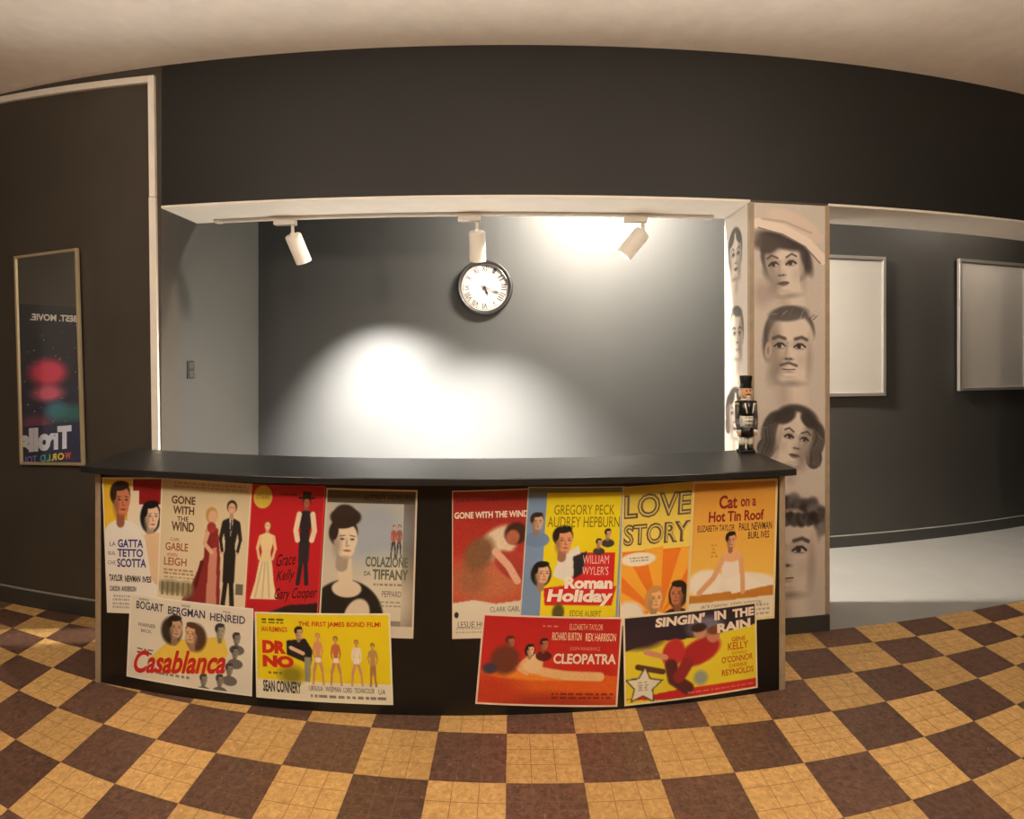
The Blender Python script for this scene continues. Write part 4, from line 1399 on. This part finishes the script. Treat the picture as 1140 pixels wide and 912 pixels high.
def make_globe_lamps():
    spots = [(-2.4, 0.85, 2.68, 0.14, M_GLOBE, 'warm globe pendant lamp above the viewer on the left'),
             (0.0, 0.5, 2.68, 0.14, M_GLOBE, 'warm globe pendant lamp straight above the viewer'),
             (2.4, 0.85, 2.68, 0.14, M_GLOBE, 'warm globe pendant lamp above the viewer on the right'),
             (4.45, 5.22, 3.05, 0.10, M_GLOBE2, 'white globe pendant lamp in the side room behind the lintel')]
    for x, y, z, r, m, label in spots:
        t = root('globe_lamp', (x, y, z))
        mesh_obj('globe', *ball((0, 0, 0), r, n=28, k=16), m, parent=t, smooth=True)
        mesh_obj('rod', *tube((0, 0, r * 0.98), (0, 0, CEIL - z), 0.012, n=12), M_TRACK, parent=t)
        mesh_obj('canopy', *tube((0, 0, CEIL - z - 0.025), (0, 0, CEIL - z), 0.06, n=24), M_TRACK, parent=t)
        tag(t, label, 'lamp', 'globe lamps')


def make_wall_washer():
    """hooded lamp fixed behind the lintel, washing the wall of the recess"""
    x = 0.86
    y = wall_y(x) + LINTEL
    t = root('wall_washer', (x, y, 3.18))
    d = Vector((0.0, 0.62, -0.78)).normalized()
    q = d.to_track_quat('-Z', 'Y')
    mesh_obj('bracket', *box(-0.05, 0.05, 0.0, 0.05, 0.0, 0.14), M_TRACK, parent=t, bevel=0.003)
    R = q.to_matrix()
    c = Vector((0, 0.13, 0.02))
    V, F = merge(box(-0.47, 0.47, -0.07, 0.07, 0.004, 0.06))
    mesh_obj('housing', [tuple(c + R @ Vector(v)) for v in V], F, M_TRACK, parent=t, bevel=0.004)
    V, F = box(-0.45, 0.45, -0.055, 0.055, 0.0, 0.004)
    mesh_obj('lens', [tuple(c + R @ Vector(v)) for v in V], F, M_LENS, parent=t)
    li = bpy.data.lights.new('washer_light', 'AREA')
    li.shape = 'RECTANGLE'
    li.size, li.size_y = 0.90, 0.11
    li.energy = WASHER_W
    li.color = (1.0, 0.9, 0.76)
    lo = bpy.data.objects.new('washer_light', li)
    link(lo, t)
    lo.location = c + d * 0.004
    lo.rotation_mode = 'QUATERNION'
    lo.rotation_quaternion = q
    tag(t, 'white wall washer lamp fixed behind the lintel of the recess', 'lamp')


# ------------------------------------------------------------------ nutcracker
def make_nutcracker():
    t = root('nutcracker_figure', (1.302, 3.50, TOP), (0, 0, 0.12))
    black = mat('nut_black', (18, 17, 18), 0.3)
    white = mat('nut_white', (228, 222, 210), 0.4)
    grey = mat('nut_grey', (92, 88, 84), 0.4)
    skin = mat('nut_skin', (214, 160, 120), 0.45)
    hair = mat('nut_hair', (206, 190, 176), 0.9)
    gold = mat('nut_gold', (176, 160, 120), 0.35, metal=0.6)

    def add(name, geo, m, smooth=False, parent=None, bevel=0.0):
        return mesh_obj(name, geo[0], geo[1], m, parent=parent or t, smooth=smooth, bevel=bevel)
    add('base', box(-0.042, 0.042, -0.032, 0.032, 0.0, 0.018), black, bevel=0.004)
    for s in (-1, 1):
        lg = add('leg', tube((s * 0.023, 0, 0.045), (s * 0.020, 0, 0.098), 0.0165, 0.019, n=18), white, True)
        add('boot', merge(tube((s * 0.024, 0, 0.018), (s * 0.023, 0, 0.050), 0.018, 0.017, n=18), ball((s * 0.025, -0.016, 0.025), 0.013, 1, 1.4, 0.7, 12, 8)), black, True)
        add('boot_cuff', tube((s * 0.023, 0, 0.046), (s * 0.023, 0, 0.053), 0.019, 0.0195, n=18), gold, True, parent=lg)
    add('coat_skirt', lathe([(0.001, 0.092), (0.042, 0.092), (0.040, 0.13), (0.033, 0.145), (0.001, 0.145)], 24), black, True)
    add('belt', lathe([(0.031, 0.132), (0.036, 0.134), (0.036, 0.146), (0.031, 0.148)], 24), grey, True)
    add('torso', lathe([(0.001, 0.142), (0.031, 0.142), (0.036, 0.175), (0.040, 0.215), (0.001, 0.215)], 24), white, True)
    for i in range(3):
        zz = 0.158 + 0.02 * i
        add('braid', merge(tube((-0.022, -0.034 - 0.0008 * i, zz), (0.022, -0.034 - 0.0008 * i, zz), 0.002, n=8), ball((0, -0.037, zz), 0.0045, n=10, k=6)), black, True)
    add('chest', lathe([(0.001, 0.205), (0.041, 0.207), (0.047, 0.235), (0.045, 0.272), (0.032, 0.292), (0.016, 0.302), (0.001, 0.302)], 24), black, True)
    add('collar_lace', lathe([(0.020, 0.288), (0.031, 0.29), (0.029, 0.298), (0.018, 0.304)], 20), white, True)
    for s in (-1, 1):
        add('chest_braid', tube((s * 0.016, -0.046, 0.222), (s * 0.027, -0.041, 0.278), 0.004, n=8), white, True)
        ep = add('epaulette', ball((s * 0.047, 0, 0.282), 0.016, 1.1, 1.1, 0.55, 14, 8), black, True)
        add('fringe', tube((s * 0.051, 0, 0.264), (s * 0.050, 0, 0.28), 0.015, 0.015, n=14), gold, True, parent=ep)
        arm = add('arm', merge(tube((s * 0.050, 0, 0.272), (s * 0.055, -0.004, 0.19), 0.0145, 0.0125, n=14), tube((s * 0.055, -0.004, 0.19), (s * 0.049, -0.012, 0.125), 0.0125, 0.0115, n=14)), grey, True)
        add('cuff', tube((s * 0.0495, -0.0115, 0.128), (s * 0.048, -0.013, 0.112), 0.014, 0.014, n=14), white, True, parent=arm)
        add('hand', ball((s * 0.047, -0.014, 0.103), 0.011, n=12, k=8), skin, True, parent=arm)
    hd = add('head', lathe([(0.001, 0.300), (0.024, 0.303), (0.030, 0.318), (0.031, 0.340), (0.029, 0.366), (0.001, 0.366)], 24), skin, True)
    add('nose', ball((0, -0.033, 0.334), 0.006, 1, 1.2, 1.1, 10, 6), skin, True, parent=hd)
    for s in (-1, 1):
        add('eye', ball((s * 0.011, -0.0285, 0.346), 0.0045, n=10, k=6), black, True, parent=hd)
        add('side_hair', ball((s * 0.029, 0.006, 0.332), 0.014, 0.8, 1.0, 1.7, 12, 8), hair, True, parent=hd)
    add('moustache', merge(tube((0, -0.033, 0.326), (-0.016, -0.028, 0.321), 0.004, 0.002, n=8), tube((0, -0.033, 0.326), (0.016, -0.028, 0.321), 0.004, 0.002, n=8)), black, True, parent=hd)
    add('beard', ball((0, -0.028, 0.306), 0.014, 1, 0.6, 1.2, 12, 8), hair, True, parent=hd)
    ht = add('hat', lathe([(0.001, 0.360), (0.031, 0.360), (0.0305, 0.39), (0.035, 0.425), (0.034, 0.429), (0.001, 0.431)], 24), black, True)
    add('hat_brim', lathe([(0.028, 0.360), (0.036, 0.361), (0.036, 0.366), (0.030, 0.367)], 24), black, True, parent=ht)
    tag(t, 'black and white wooden nutcracker soldier standing on the counter', 'figurine')


make_floor()
make_walls()
make_counter()
make_posters()
make_mural()
make_clock()
make_outlet()
make_frames()
make_mirror()
make_track()
make_globe_lamps()
make_wall_washer()
make_nutcracker()
